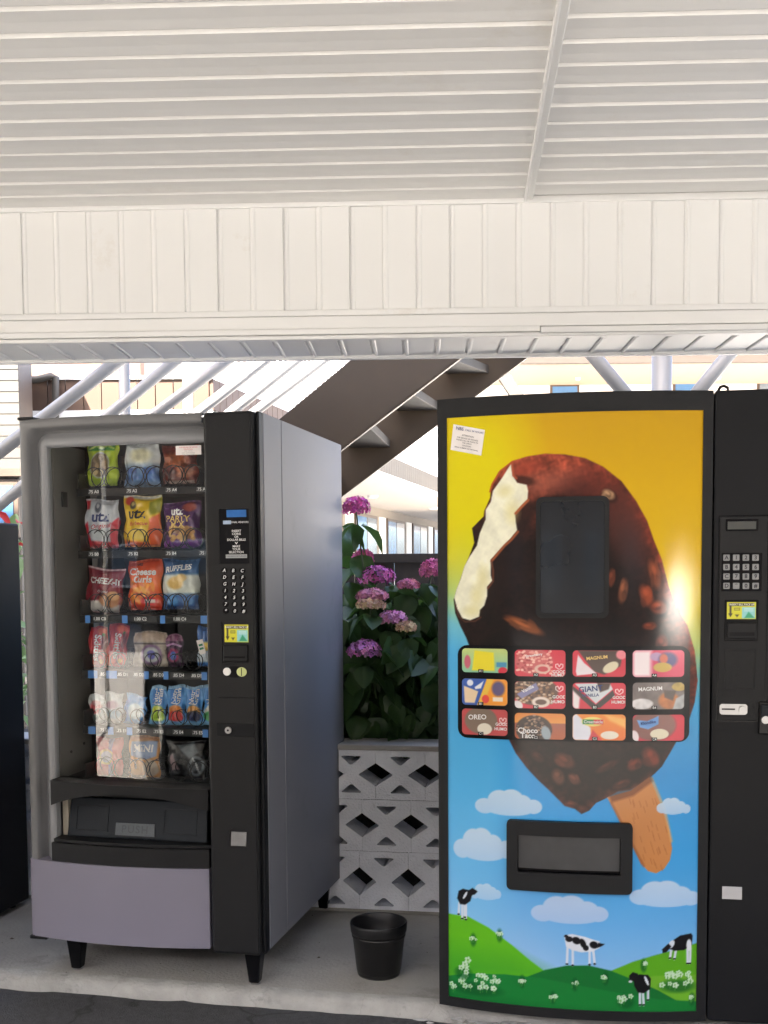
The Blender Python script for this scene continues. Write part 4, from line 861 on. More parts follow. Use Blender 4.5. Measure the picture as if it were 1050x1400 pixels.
def k2(p): p.fill(RED); p.ell(38, 22, 38, 24, (195, 90, 90), .15); [p.ell(random.uniform(4, 74), random.uniform(2, 44), 3, 2, random.choice([(225, 150, 140), (160, 50, 60), (235, 185, 170)]), .4) for _ in range(90)]; p.ell(55, 36, 16, 9, (215, 175, 160), .2); p.ell(56, 36, 10, 5, (185, 45, 60), .3); hum(p, 88, 32)
def k3(p): p.fill(RED); p.poly([(10, 0), (96, 0), (90, 30), (60, 46), (40, 40)], (72, 52, 44), 3); p.poly([(10, 8), (22, 24), (46, 44), (8, 48), (6, 40)], (225, 215, 222), 2); p.ell(72, 32, 16, 9, (215, 205, 175), .2, rot=-.5); p.ell(92, 8, 10, 9, (225, 130, 140), .3)
def k4(p): p.fill((205, 60, 95)); p.rect(0, 36, 0, 50, (240, 228, 232), 10); p.ell(46, 12, 12, 8, (180, 150, 185), .3); p.ell(68, 18, 18, 14, (60, 50, 110), .4); p.ell(60, 16, 8, 9, (190, 90, 60), .4); p.ell(58, 32, 18, 9, (195, 165, 80), .2)
def k5(p): p.fill((45, 85, 170)); p.poly([(55, 0), (100, 0), (100, 50), (34, 50)], (235, 150, 40), 2); p.poly([(56, 0), (70, 0), (46, 50), (34, 50)], (225, 185, 60), 4); p.poly([(4, 14), (36, 24), (28, 46), (6, 46)], (225, 200, 165), 2); p.ell(18, 8, 7, 6, (220, 225, 235), .3); p.poly([(28, 16), (48, 4), (42, 18), (30, 20)], (225, 228, 235), 2); p.ell(52, 38, 8, 8, (220, 70, 60), .2); p.ell(80, 18, 14, 14, (90, 80, 120), .4); p.rect(68, 90, 34, 42, (225, 215, 200), 2)
def k6(p): p.fill(RED); p.ell(40, 18, 46, 26, (95, 66, 50), .1); [p.ell(random.uniform(0, 76), random.uniform(0, 40), 3, 2, random.choice([(190, 165, 140), (60, 40, 32), (150, 110, 80)]), .4) for _ in range(110)]; p.poly([(4, 24), (42, 2), (48, 14), (14, 32)], (120, 120, 165), 2); p.ell(52, 38, 18, 10, (220, 205, 195), .2); p.ell(52, 38, 11, 5, (95, 70, 60), .3); p.ell(4, 46, 12, 10, (220, 215, 218), .2); hum(p, 88, 14)
def k7(p): p.fill(RED); p.poly([(0, 6), (44, 42), (76, 14), (80, 24), (52, 48), (36, 48), (0, 16)], (48, 38, 38), 1.5); p.poly([(4, 2), (70, 0), (76, 12), (44, 40)], (205, 212, 218), 2); p.poly([(46, 0), (72, 0), (68, 12), (52, 18)], (72, 52, 44), 3); p.poly([(0, 14), (14, 28), (12, 50), (0, 50)], (225, 220, 222), 4); hum(p, 88, 18)
def k8(p): p.fill((110, 100, 98)); p.ell(70, 34, 20, 16, (170, 105, 60), .3); p.poly([(60, 14), (84, 16), (78, 34), (62, 28)], (70, 55, 48), 3); p.poly([(84, 30), (100, 22), (100, 50), (78, 50)], (175, 178, 180), 3); p.ell(18, 40, 22, 10, (210, 208, 210), .2); p.ell(90, 8, 14, 8, (200, 175, 100), .2); p.blotch(.08, .15, 4)
def k9(p): p.fill((185, 70, 72)); p.ell(42, 22, 36, 26, (120, 102, 88), .12); p.ell(50, 38, 16, 11, (218, 212, 196), .12); hum(p, 90, 22)
def k10(p): p.vgrad([(0, (215, 130, 50)), (18, (225, 150, 60)), (20, (160, 90, 70)), (50, (175, 90, 50))]); p.ell(38, 32, 36, 28, (62, 48, 42), .08); [p.ell(38+34*cos(a)*random.uniform(.2, 1), 30+26*sin(a)*random.uniform(.2, 1), 2.4, 1.6, random.choice([(120, 92, 76), (36, 26, 24), (165, 135, 110)]), .4) for a in [random.uniform(2.6, 6.8) for _ in range(110)]]; p.ell(62, 38, 9, 14, (150, 165, 175), .3, rot=-.3)
def k11(p): p.vgrad([(0, (230, 140, 50)), (50, (225, 110, 35))]); p.poly([(60, 0), (100, 8), (100, 26), (70, 12)], (240, 180, 90), 6); p.poly([(0, 0), (8, 0), (34, 26), (36, 50), (0, 50)], (215, 218, 232), 3); p.poly([(30, 50), (38, 30), (56, 50)], (205, 50, 60), 3); p.ell(38, 14, 21, 9, (225, 215, 120), .2); p.rect(19, 40, 10, 19, (40, 130, 60), 2); p.rect(40, 58, 10, 19, (205, 45, 55), 2); p.ell(70, 40, 17, 8, (225, 218, 205), .12)
def k12(p): p.fill(RED); p.ell(40, 20, 44, 30, (125, 75, 68), .15); p.poly([(8, 10), (28, 12), (50, 2), (50, 18), (30, 28), (14, 24)], (95, 150, 215), 2); p.ell(52, 37, 18, 10, (222, 214, 190), .1); p.ell(2, 44, 10, 14, (222, 210, 214), .2)
cards = [(k1, 632, 694, 886, 920), (k2, 704, 773, 888, 925), (k3, 783, 855, 889, 925), (k4, 865, 935, 889, 925), (k5, 632, 694, 927, 965), (k6, 704, 773, 931, 969), (k7, 783, 855, 933, 969), (k8, 865, 935, 933, 969), (k9, 632, 694, 968, 1006), (k10, 704, 773, 974, 1011), (k11, 783, 855, 976, 1012), (k12, 865, 935, 977, 1012)]
ctx = {1: [('Strawberry', 38, 10, 7, TXTW, .15)], 2: [('MAGNUM', 46, 14, 9, TXTO, .1)], 5: [('Vanilla', 26, 14, 9, TXTW, .5)], 6: [('GIANT', 34, 12, 15, TXTN, .1), ('VANILLA', 34, 24, 8, TXTN, .05)], 7: [('MAGNUM', 34, 12, 10, TXTW, .05)], 8: [('OREO', 34, 16, 13, TXTW, .05)], 9: [('Choco', 26, 34, 14, TXTW, 0), ('Taco', 26, 44, 14, TXTW, 0)], 10: [('Creamsicle', 39, 14.5, 8, TXTW, 0)], 11: [('Klondike', 30, 15, 8, TXTN, .15)]}
for i, (fn, x0, x1, y0, y1) in enumerate(cards):
    a, b = RP(x0, y0), RP(x1, y1); cu0_, cu1_, cz0, cz1 = a[0], b[0], b[1], a[1]
    NX, NZ = 90, 46
    def cp(s, t, v=-.0062):
        # rounded-rectangle mapping: clamp corner points onto the rounded outline
        u = cu0_+(cu1_-cu0_)*s; z = cz0+(cz1-cz0)*t; r = .011; du = max(cu0_+r-u, 0, u-(cu1_-r)); dz_ = max(cz0+r-z, 0, z-(cz1-r))
        L2 = sqrt(du*du+dz_*dz_)
        if du > 0 and dz_ > 0:
            k = max(du, dz_)/L2; su_, sz_ = (1 if u > (cu0_+cu1_)/2 else -1), (1 if z > (cz0+cz1)/2 else -1)
            u += su_*du*(k-1); z += sz_*dz_*(k-1)
        return (u, bowR(u)+v, z)
    cd = MB().grid(lambda s, t: cp(s, t), np.linspace(0, 1, NX), np.linspace(0, 1, NZ)).build('menu_card', CARD, menu, recalc=False)
    X, Y = np.meshgrid(np.linspace(0, 100, NX), np.linspace(50, 0, NZ), indexing='ij'); p = Paint(X, Y); fn(p); set_col(cd.data, p.out(.92))
    W_, H_ = cu1_-cu0_, cz1-cz0
    for s_, tx, ty, ts_, mt, rot in ctx.get(i, []):
        def mp(a_, b_): s = tx/100+(a_*cos(rot)-b_*sin(rot))/W_; t = 1-ty/50+(a_*sin(rot)+b_*cos(rot))/H_; return cp(min(.99, max(.01, s)), min(.99, max(.01, t)), -.0072)
        text(s_, ts_/50*H_, mp, mt, cd, bold=.02)
    if i in (1, 5, 6, 8):
        for s_, ty in (('GOOD', 28 if i != 1 else 41), ('HUMOR', 37 if i != 1 else 47)):
            text(s_, 8/50*H_, lambda a_, b_: cp(min(.99, .88+a_/W_), 1-ty/50+b_/H_, -.0072), TXTW, cd, bold=.02)
    um = cu0_+W_*.42
    plate('code_tag', BLACKG, cd, [(um-.0075, cz0-.001), (um+.0075, cz0-.001), (um+.0075, cz0+.0095), (um-.0075, cz0+.0095)], [], rb, -.0085, -.0066)
    text('ABC'[i//4]+'1234'[i % 4], .0095, lambda a_, b_: (um+a_, bowR(um)-.0092, cz0+.0045+b_), TXTW, cd, bold=.01)
# delivery hatch
h4 = [RP(693, 1118), RP(864, 1222)]; hu0, hu1 = h4[0][0], h4[1][0]; hz1 = (RP(700, 1119)[1]+RP(855, 1125)[1])/2; hz0 = (RP(700, 1213)[1]+RP(855, 1222)[1])/2
f4 = [RP(708, 1137), RP(848, 1200)]; fu0, fu1 = f4[0][0], f4[1][0]; fz1 = hz1-.042; fz0 = hz0+.052
hatch = plate('delivery_hatch', BLACKP, ice, rrect(hu0, hu1, hz0, hz1, .014), [[(fu0, fz0), (fu1, fz0), (fu1, fz1), (fu0, fz1)]], rb, -.018, -.001, maxu=.02, bevel=.004)
plate('hatch_well', BLACKG, hatch, [(fu0-.003, fz0-.003), (fu1+.003, fz0-.003), (fu1+.003, fz1+.003), (fu0-.003, fz1+.003)], [], rb, -.0014, -.0004, maxu=.02)
plate('flap', pm('scuffed_dark_plastic', (.032, .033, .035), .42, var=.25, scale=20, wear=((.08, .08, .08), 14, .68, .8)), hatch, [(fu0+.002, fz0+.012), (fu1-.002, fz0+.012), (fu1-.002, fz1-.002), (fu0+.002, fz1-.002)], [], rb, -.006, -.0015, maxu=.02, bevel=.001)
plate('hatch_lip', BLACKP, hatch, [(fu0-.002, fz0-.004), (fu1+.002, fz0-.004), (fu1+.002, fz0+.004), (fu0-.002, fz0+.004)], [], rb, -.023, -.0185, maxu=.02, bevel=.002)
# control column
ccol = box('control_door', BLACKM, ice, DW+.004, RW, -.004, .068, RBOT, RTOP, .006)
cp0 = [RF(982, 845)[0], RF(1047, 845)[0], RF(1010, 985)[1], RF(1010, 706)[1]]
cpan = box('control_panel', BLACKP, ccol, cp0[0], cp0[1], -.008, -.002, cp0[2], cp0[3], .002)
box('panel_seam', BLACKG, ccol, cp0[0]-.003, cp0[1]+.003, -.0052, -.002, cp0[2]-.003, cp0[3]+.003)
def rr_(x0, x1, y0, y1): return RF(x0, (y0+y1)/2)[0], RF(x1, (y0+y1)/2)[0], RF(1010, y1)[1], RF(1010, y0)[1]
a = rr_(992, 1036, 710, 726); box('screen_bezel', BLACKG, cpan, a[0], a[1], -.011, -.007, a[2], a[3], .001)
a = rr_(994, 1033, 713, 724); box('screen', pm('grey_lcd', (.06, .065, .06), .2, coat=1), cpan, a[0], a[1], -.0125, -.0105, a[2], a[3], .001)
a = rr_(986, 1041, 756, 808); kp = box('keypad', BLACKG, cpan, a[0], a[1], -.010, -.007, a[2], a[3], .002)
KEYM = pm('grey_rubber_key', (.25, .255, .26), .5)
for r_ in range(4):
    for c_ in range(4):
        u, z = RF(992.5+13.2*c_, 762.5+12.8*r_); kk = box('key', KEYM, kp, u-.0088, u+.0088, -.0135, -.0095, z-.0088, z+.0088, .002)
        text(['A123', 'B456', 'C789', 'D*0#'][r_][c_], .015, lambda a_, b_: (u+a_, -.0142, z+b_), TXTW if False else TXTB, kk, 'key_lettering', bold=.03)
a = rr_(990, 1036, 820, 876); ba2 = box('bill_acceptor', BLACKG, cpan, a[0], a[1], -.011, -.007, a[2], a[3], .003)
a = rr_(993, 1032.5, 823, 846); note_label(ba2, a[0], a[1], a[2], a[3], -.0125, lambda u, z, v: (u, v, z))
a = rr_(993, 1033, 851, 873); box('bill_bezel', BLACKP, ba2, a[0], a[1], -.018, -.0105, a[2], a[3], .003)
a = rr_(996, 1030, 864, 869); box('bill_slot', BLACKG, ba2, a[0], a[1], -.0192, -.0175, a[2], a[3])
a = rr_(990, 1033, 888, 942)
plate('blank_cover', BLACKP, cpan, [(a[0], a[2]), (a[1], a[2]), (a[1], a[3]), (a[0], a[3])], [[(a[0]+.003, a[2]+.003), (a[1]-.003, a[2]+.003), (a[1]-.003, a[3]-.003), (a[0]+.003, a[3]-.003)]], vp, -.0100, -.007)
a = rr_(983, 1021, 962, 977); cpl = plate('coin_plate', SILVER, cpan, rrect(a[0], a[1], a[2]+.001, a[3], .008), [], vp, -.0115, -.0075, bevel=.001)
box('coin_slit', BLACKG, cpl, a[0]+.006, a[0]+.042, -.0125, -.011, (a[2]+a[3])/2-.001, (a[2]+a[3])/2+.003)
u, z = RF(1014.5, 969.5); MB().tube([(u, -.011, z), (u, -.018, z)], .0105, 16).build('lock', SILVER, cpl)
a = rr_(1036, 1062, 958, 1003); hd = box('door_handle', BLACKG, ccol, a[0], a[1], -.012, -.003, a[2], a[3], .004)
a = rr_(1039, 1060, 962, 999); box('handle_grip', SLATE, hd, a[0], a[1], -.020, -.0115, (a[2]+a[3])/2+.004, a[3], .003)
u, z = RF(1045, 983); MB().tube([(u, -.012, z), (u, -.022, z)], .011, 16).build('lock', SILVER, hd)
a = rr_(987, 1014, 1212, 1229); box('blank_sticker', pm('grey_sticker', (.42, .42, .43), .5), ccol, a[0], a[1], -.0058, -.0035, a[2], a[3])
a = rr_(982, 1018, 1207, 1234); 
for x0, x1, y0, y1 in ((1036, 1062, 880, 960),): pass
# lifting eye
u, z = RF(992, 534)
MB().tube([(u-.012, .05, RTOP-.004), (u-.014, .05, RTOP+.006), (u-.008, .05, RTOP+.017), (u+.002, .05, RTOP+.020), (u+.012, .05, RTOP+.014), (u+.013, .05, RTOP+.006), (u+.006, .05, RTOP+.002)], .0042, 8).build('hanger_hook', BLACKM, ice, smooth=True)
for ux, vy in ((.05, .12), (.98, .12), (.05, .78), (.98, .78)): MB().lathe([(0, 0), (.022, 0), (.022, .012), (.012, .014), (.012, .034)], 16, (ux, vy, 0)).build('foot', BLACKM, ice)

# ================================================================== DARK MACHINE AT THE LEFT EDGE
q1 = onz(41, 1235); PD = radians(14); dk = empty('black_vending_machine', q1, -PD)
tag(dk, 'plain black vending machine at the left edge behind the snack machine', 'vending machine')
DT = at(24, 716, q1.y).z
box('cabinet', BLACKM, dk, -.95, 0, -.86, 0, .02, DT, .008); box('door', BLACKP, dk, -.945, -.005, -.93, -.862, .06, DT-.01, .01)
box('door_handle', SILVER, dk, -.10, -.08, -.955, -.931, .8, 1.0, .004); box('front_screen', BLACKG, dk, -.85, -.3, -.936, -.9305, .7, DT-.15, .003)
for ux, vy in ((-.05, -.8), (-.9, -.8), (-.05, -.06), (-.9, -.06)): MB().lathe([(0, 0), (.02, 0), (.02, .022), (0, .022)], 12, (ux, vy, 0)).build('foot', BLACKM, dk)

# ================================================================== PLANTER WALL OF BREEZE BLOCKS
wp = onz(530, 1248); PW_ = radians(9); pw = empty('planter_wall', (wp.x, wp.y, 0), -PW_)
tag(pw, 'white painted breeze-block planter wall behind the machines', 'wall')
WF = Matrix.Translation((wp.x, wp.y, 0)) @ Matrix.Rotation(-PW_, 4, 'Z'); wn = Vector((sin(PW_), cos(PW_), 0))
def WP(x, y): return WF.inverted() @ hitplane(x, y, Vector((wp.x, wp.y, 0)), wn)
zc = [WP(535, y).z for y in (1247, 1165, 1094, 1026)]; bwid = WP(513+67.5, 1060).x-WP(513, 1060).x
def block_mesh(hh):
    w_ = bwid-.0014; h_ = hh-.002; cy = h_/2
    hd_, hw_ = .044*hh/.19, .066; tri_w, tri_h, te = .039, .033, .024
    outer = [(-w_/2, 0), (w_/2, 0), (w_/2, cy-hd_), (w_/2-hw_+.004, cy-.004), (w_/2-hw_, cy), (w_/2-hw_+.004, cy+.004), (w_/2, cy+hd_), (w_/2, h_), (-w_/2, h_), (-w_/2, cy+hd_), (-w_/2+hw_-.004, cy+.004), (-w_/2+hw_, cy), (-w_/2+hw_-.004, cy-.004), (-w_/2, cy-hd_)]
    t1 = [(-tri_w+.004, h_-te), (-tri_w, h_-te-.004), (-.005, h_-te-tri_h), (.005, h_-te-tri_h), (tri_w, h_-te-.004), (tri_w-.004, h_-te)]
    t2 = [(x, h_-z) for x, z in t1]
    return outer, [t1, t2]
phase = [WP(247/2.64+420, 850+553/2.64).x, WP(198/2.64+420, 850+745/2.64).x, WP(365/2.64+420, 850+932/2.64).x]
for row_ in range(3):
    z0 = zc[0]*0 if row_ == 0 else zc[row_]; z1 = zc[row_+1]; hh = z1-z0
    outer, holes = block_mesh(hh)
    proto = plate('breeze_block', BLOCKM, pw, outer, holes, lambda x, z, v: (x, v, z), 0, .15, bevel=.0022)
    ph_ = phase[2-row_]+bwid/2; i0 = int((-1.75-ph_)/bwid)
    for i in range(17):
        o = proto if i == 0 else dup(proto, pw)
        o.location = (ph_+(i0+i)*bwid, random.uniform(-.002, .002), z0+.0015); o.rotation_euler = (0, 0, random.uniform(-.004, .004))
    # mortar between courses, recessed
    box('mortar_joint', BLOCKM, pw, -1.9, 1.5, .006, .145, z1-.004, z1-.0005 if row_ < 2 else z1-.002)
ztop = zc[3]
box('capping', pm('cap_concrete', (.33, .32, .30), .85, var=.18, scale=7, bump=.3, bscale=60), pw, -1.9, 1.5, -.012, .165, ztop, ztop+.022, .005)
box('base_mortar', CONC, pw, -1.9, 1.5, -.012, -.001, 0, .012, .003)
soil = MB().box(-1.9, 1.5, .30, 1.25, .0, ztop-.06).build('soil', SOIL); soil.matrix_world = WF; tag(soil, 'dark planter soil behind the block wall', kind='structure')
bw2 = MB().box(-1.9, 1.5, 1.26, 1.40, 0, ztop).build('planter_back_wall', BLOCKM); bw2.matrix_world = WF; tag(bw2, 'low block wall closing the back of the planter', 'wall')

# ================================================================== HYDRANGEA
hy = empty('hydrangea_shrub', WF @ Vector((0, .6, ztop-.06)), 0)
tag(hy, 'dark green hydrangea shrub with pink flower heads above the block wall', 'shrub')
hinv = Matrix.Translation(-(WF @ Vector((0, .6, ztop-.06))))
rl = random.Random(11)
def leaf_mesh(w_, l_, curl, mat=None):
    rows_ = [(0, .02), (.12, .55), (.35, 1.0), (.6, .88), (.82, .45), (1.0, .02)]; mb = MB()
    for t, ww in rows_:
        for s in (-1, -.5, 0, .5, 1): mb.v.append((s*ww*w_/2, t*l_, -curl*t*t*l_+abs(s)*ww*w_*.16+.004*sin(t*20)*abs(s)))
    for i in range(5):
        for j in range(4): mb.f.append((i*5+j, i*5+j+1, (i+1)*5+j+1, (i+1)*5+j))
    me = mb.mesh('leaf', mat or LEAF); me.polygons.foreach_set('use_smooth', [True]*len(me.polygons)); return me
leafs = [leaf_mesh(.095, .118, .25), leaf_mesh(.112, .135, .35), leaf_mesh(.08, .10, .15), leaf_mesh(.10, .115, .45)]
heads = [(487, 695, 17, 16, 4.45, (150, 40, 120)), (497, 763, 13, 11, 4.55, (175, 75, 125)), (514, 790, 24, 16, 4.50, (165, 75, 150)), (509, 815, 20, 9, 4.42, (165, 110, 135)), (507, 827, 18, 8, 4.38, (185, 175, 130)), (558, 800, 14, 7, 4.45, (155, 95, 120)), (590, 781, 15, 15, 4.48, (165, 75, 120)), (537, 846, 18, 10, 4.38, (165, 120, 165)), (555, 858, 13, 8, 4.36, (180, 170, 120)), (499, 890, 22, 14, 4.33, (150, 100, 165)), (640, 830, 20, 14, 4.5, (160, 80, 140)), (430, 800, 20, 14, 4.6, (160, 80, 140)), (700, 770, 18, 14, 4.8, (165, 75, 120))]
roots = [WF @ Vector((x, y, ztop-.07)) for x, y in ((-.25, .55), (-.1, .45), (.05, .5), (.2, .55), (.35, .5), (-.5, .6), (.6, .6))]
stem = MB()
def add_stem(p0, p1, r0=.006, r1=.003):
    mid = (p0+p1)/2+Vector((rl.uniform(-.05, .05), rl.uniform(-.05, .05), .06)); stem.tube([hinv @ (p0*(1-t)**2+mid*2*t*(1-t)+p1*t*t) for t in (0, .2, .4, .6, .8, 1)], [r0+(r1-r0)*t for t in (0, .2, .4, .6, .8, 1)], 6)
for (x, y, rx, ry, Y, c) in heads:
    ctr = at(x, y, Y); sc = Y/F; R1, R2 = rx*sc, ry*sc
    mb = MB(); cols = []; nf = int(46+R1*900)
    for i in range(nf):
        zf = 1-1.35*(i+.5)/nf; a = i*2.39996; rr = sqrt(max(0, 1-zf*zf)); jit = rl.uniform(.86, 1.1)
        nrm = Vector((rr*cos(a), rr*sin(a), zf)); p = Vector((nrm.x*R1, nrm.y*R1*.9, nrm.z*R2))*jit
        nn = (Vector((nrm.x/R1, nrm.y/R1, nrm.z/R2))).normalized(); nn = (nn+Vector((rl.gauss(0, .25), rl.gauss(0, .25), rl.gauss(0, .25)))).normalized()
        t1 = nn.orthogonal().normalized(); t2 = nn.cross(t1); a0 = rl.uniform(0, 6.28); ps = rl.uniform(.0095, .013)
        cc = (np.array(c)*.74+np.array((225, 150, 180))*.36)*rl.uniform(.8, 1.2)+np.array((rl.uniform(-10, 15), rl.uniform(-12, 12), rl.uniform(-12, 12)))
        for k in range(4):
            b_ = a0+k*pi/2; d = t1*cos(b_)+t2*sin(b_); e = t1*-sin(b_)+t2*cos(b_)
            mb.add([p, p+d*ps*.5-e*ps*.42+nn*.002, p+d*ps*.95-e*ps*.3+nn*.0035, p+d*ps*1.05+nn*.003, p+d*ps*.95+e*ps*.3+nn*.0035, p+d*ps*.5+e*ps*.42+nn*.002], [(0, 1, 2, 3), (0, 3, 4, 5)])
            cols += [np.clip(cc*.9, 0, 255)]+[np.clip(cc, 0, 255)]*5
    o = mb.build('flower_head', PETAL, hy, recalc=False); o.location = hinv @ ctr; set_col(o.data, np.clip(lin(np.clip(np.array(cols), 0, 255))*1.0, 0, .8))
    tag(o, None)
    add_stem(min(roots, key=lambda q: (q-ctr).length), ctr-Vector((0, 0, R2*.3)))
nleaf = 0
def put_leaf(p, yaw, pitch, roll, s):
    global nleaf
    o = link(bpy.data.objects.new('leaf', leafs[rl.randrange(4)]), hy); o.location = hinv @ p; o.rotation_euler = (pitch, roll, yaw); o.scale = (s, s, s); nleaf += 1
# leaves beneath each head, then the mass of the shrub
for (x, y, rx, ry, Y, c) in heads:
    ctr = at(x, y, Y); k0_ = 4 if (x, y) != (487, 695) else 2
    for i in range(k0_):
        a = i*2*pi/k0_+rl.uniform(-.4, .4); put_leaf(ctr+Vector((.02*cos(a), .02*sin(a)+.02, -ry*Y/F-.02)), a-pi/2, rl.uniform(-.9, -.2), rl.uniform(-.3, .3), rl.uniform(.8, 1.15))
put_leaf(at(482, 716, 4.46), -.9, -1.1, 0, .9)
for x, y in ((476, 742), (470, 760), (482, 772), (474, 788), (486, 742), (468, 730), (478, 806), (470, 822), (488, 836), (476, 850), (532, 812), (570, 815), (585, 808), (560, 830), (592, 830), (545, 815), (525, 826), (575, 840)): put_leaf(at(x, y, rl.uniform(4.45, 4.6))+Vector((0, 0, .03)), pi+rl.gauss(0, .8), rl.gauss(-.95, .3), rl.gauss(0, .35), rl.uniform(.8, 1.1))
def crown_top(lx): return 1.31-.16*max(0, (lx+.05))-.25*max(0, -lx-.3)+.03*sin(lx*9)
while nleaf < 296:
    lx = rl.uniform(-.20, .30) if rl.random() < .82 else rl.uniform(-.5, .6); ly = rl.uniform(.13, .55)
    zt = crown_top(lx); lz = ztop+.02+(zt-ztop-.10)*rl.random()**.9*(.72+.28*min(1, (ly-.1)/.3))
    p = WF @ Vector((lx, ly, lz))
    put_leaf(p, pi+rl.gauss(0, .8), rl.gauss(-1.0, .35), rl.gauss(0, .35), rl.uniform(.8, 1.2))
    if nleaf % 6 == 0: add_stem(min(roots, key=lambda q: (q-p).length), p, .005, .002)
fo = MB(); lv = [tuple(v.co) for v in leafs[1].vertices]; lf = [tuple(p.vertices) for p in leafs[1].polygons]
for i in range(1500):
    lx = rl.uniform(-.75, .85); ly = rl.uniform(.3, .95) if -.25 < lx < .35 else rl.uniform(.14, .95)
    lz = ztop-.02+(crown_top(lx)-ztop-.12)*rl.random()**.8
    M_ = Matrix.Translation(hinv @ (WF @ Vector((lx, ly, lz)))) @ Matrix.Rotation(pi+rl.gauss(0, 1.0), 4, 'Z') @ Matrix.Rotation(rl.gauss(-.8, .4), 4, 'X') @ Matrix.Rotation(rl.gauss(0, .4), 4, 'Y') @ Matrix.Scale(rl.uniform(.7, 1.15), 4)
    fo.add([M_ @ Vector(v) for v in lv], lf)
fo_ = fo.build('foliage', LEAF, hy, smooth=True, recalc=False); fo_['kind'] = 'stuff'
stem.build('stem', STEMG, hy, smooth=True, recalc=False)

# ================================================================== POT
pc = onz(518, 1338); po = empty('plant_pot', (pc.x, pc.y+.05, 0)); tag(po, 'empty black plastic nursery pot on the slab between the machines', 'plant pot')
Yp = pc.y+.05; rt = 40*Yp/F; rbm = 30*Yp/F; hp = at(518, 1259, Yp).z
MB().lathe([(0, .004), (rbm-.006, .002), (rbm-.002, .0), (rbm, .006), (rbm+.002, .018), (rbm+.003, .018), (rt-.007, hp-.035), (rt-.004, hp-.033), (rt-.002, hp-.030), (rt, hp-.004), (rt-.001, hp), (rt-.004, hp), (rt-.006, hp-.004), (rt-.009, hp-.033), (rbm-.004, .01), (0, .008)], 48).build('pot_wall', POTM, po, smooth=True)
MB().lathe([(rt-.008, hp-.040), (rt-.0055, hp-.041), (rt-.0055, hp-.046), (rt-.0085, hp-.047)], 48).build('pot_rib', POTM, po, smooth=True)

# ================================================================== STAIRS (brown steel)
stairs = empty('outdoor_staircase', at(420, 760, 5.5)*1.0); stairs.location.z = 0
tag(stairs, 'brown steel staircase rising to the right above the shrub', 'staircase')
sinv = Matrix.Translation(-stairs.location)
def quadprism(name, px4, Y, th, mat, parent, inv):
    a = [inv @ at(x, y, Y) for x, y in px4]; b = [p+Vector((0, th, 0)) for p in a]; return MB().hexa(a, b).build(name, mat, parent, bevel=.004)
TREADM = pm('darkened_brown_tread', (.034, .024, .016), .6, var=.2, scale=9)  # stair brown darkened to hold down light bounced from the ground
Y1, Y2 = 4.95, 6.35
# far-extended corner pixels (beyond the visible gap, behind the beam and behind the machine)
quadprism('stringer', [(300, 742), (700, 434), (545, 438), (240, 690)], Y1, .05, BROWN, stairs, sinv)
quadprism('stringer', [(330, 781), (800, 428), (800, 338), (330, 691)], Y2, .05, BROWN, stairs, sinv)
for (x0, y0), (x1, y1), Y in (((300, 742), (700, 434), Y1), ((330, 781), (800, 428), Y2)):
    a, b = sinv @ at(x0, y0, Y), sinv @ at(x1, y1, Y); dn = Vector((0, 0, .006))
    MB().hexa([a-dn, b-dn, b-dn+Vector((0, .055, 0)), a-dn+Vector((0, .055, 0))], [a+dn*.2, b+dn*.2, b+dn*.2+Vector((0, .055, 0)), a+dn*.2+Vector((0, .055, 0))]).build('flange', BROWN, stairs, bevel=.002)
na, nb = at(300, 742, Y1), at(700, 434, Y1); fa, fb_ = at(330, 781, Y2), at(800, 428, Y2)
for i in range(7):
    t = (i+.35)/7; n0 = na.lerp(nb, t); f0 = fa.lerp(fb_, t); dx = .20
    pz = Vector((0, 0, .215)); pts = [n0+pz+Vector((-.04, .051, 0)), n0+pz+Vector((dx, .051, 0)), f0+pz+Vector((dx, -.001, 0)), f0+pz+Vector((-.04, -.001, 0))]
    MB().hexa([sinv @ p for p in pts], [sinv @ (p+Vector((0, 0, .045))) for p in pts]).build('tread', TREADM, stairs, bevel=.003)

# ================================================================== FENCE
fe = empty('brown_fence', at(535, 800, 6.6)); fe.location.z = 0; tag(fe, 'dark brown board fence behind the flowering shrub', 'fence')
finv = Matrix.Translation(-fe.location); ftop = at(535, 757, 6.6).z
for i in range(16): box('board', BROWNF, fe, -1.9+i*.24, -1.9+i*.24+.2385, random.uniform(.03, .036), .055, 0, ftop-.02, .003)
for i in range(9): box('batten', BROWNF, fe, -1.77+i*.42, -1.77+i*.42+.055, .005, .029, .1, ftop-.075, .003)
box('rail', BROWNF, fe, -1.95, 1.95, -.012, .07, ftop-.055, ftop, .004); box('rail', BROWNF, fe, -1.95, 1.95, .056, .10, .3, .38, .004)

# ================================================================== WHITE POSTS AND BRACES
def pipe_px(name, pts, Y, wpx, parent, inv, mat=PIPE): 
    return MB().tube([inv @ at(x, y, Y) for x, y in pts], wpx*Y/F/2, 14).build(name, mat, parent, smooth=True)
yp = empty('braced_post', at(902, 780, 7.0)); yp.location.z = 0; tag(yp, 'round white post with two diagonal braces behind the ice cream machine', 'post')
yi = Matrix.Translation(-yp.location); a = at(902, 425, 7.0); MB().tube([(0, 0, 0), (0, 0, a.z)], 27*7/F/2, 20).build('shaft', PIPE, yp, smooth=True)
pipe_px('brace', [(770, 437), (888, 578)], 7.0, 19, yp, yi); pipe_px('brace', [(1036, 437), (916, 582)], 7.0, 19, yp, yi)
box('header', PIPE, yp, -1.6, 1.6, -.08, .08, a.z, a.z+.14, .006)
ap = empty('angled_strut', at(690, 540, 9)); ap.location.z = 0; tag(ap, 'pale flat strut leaning beside the staircase top', 'strut'); ai = Matrix.Translation(-ap.location)
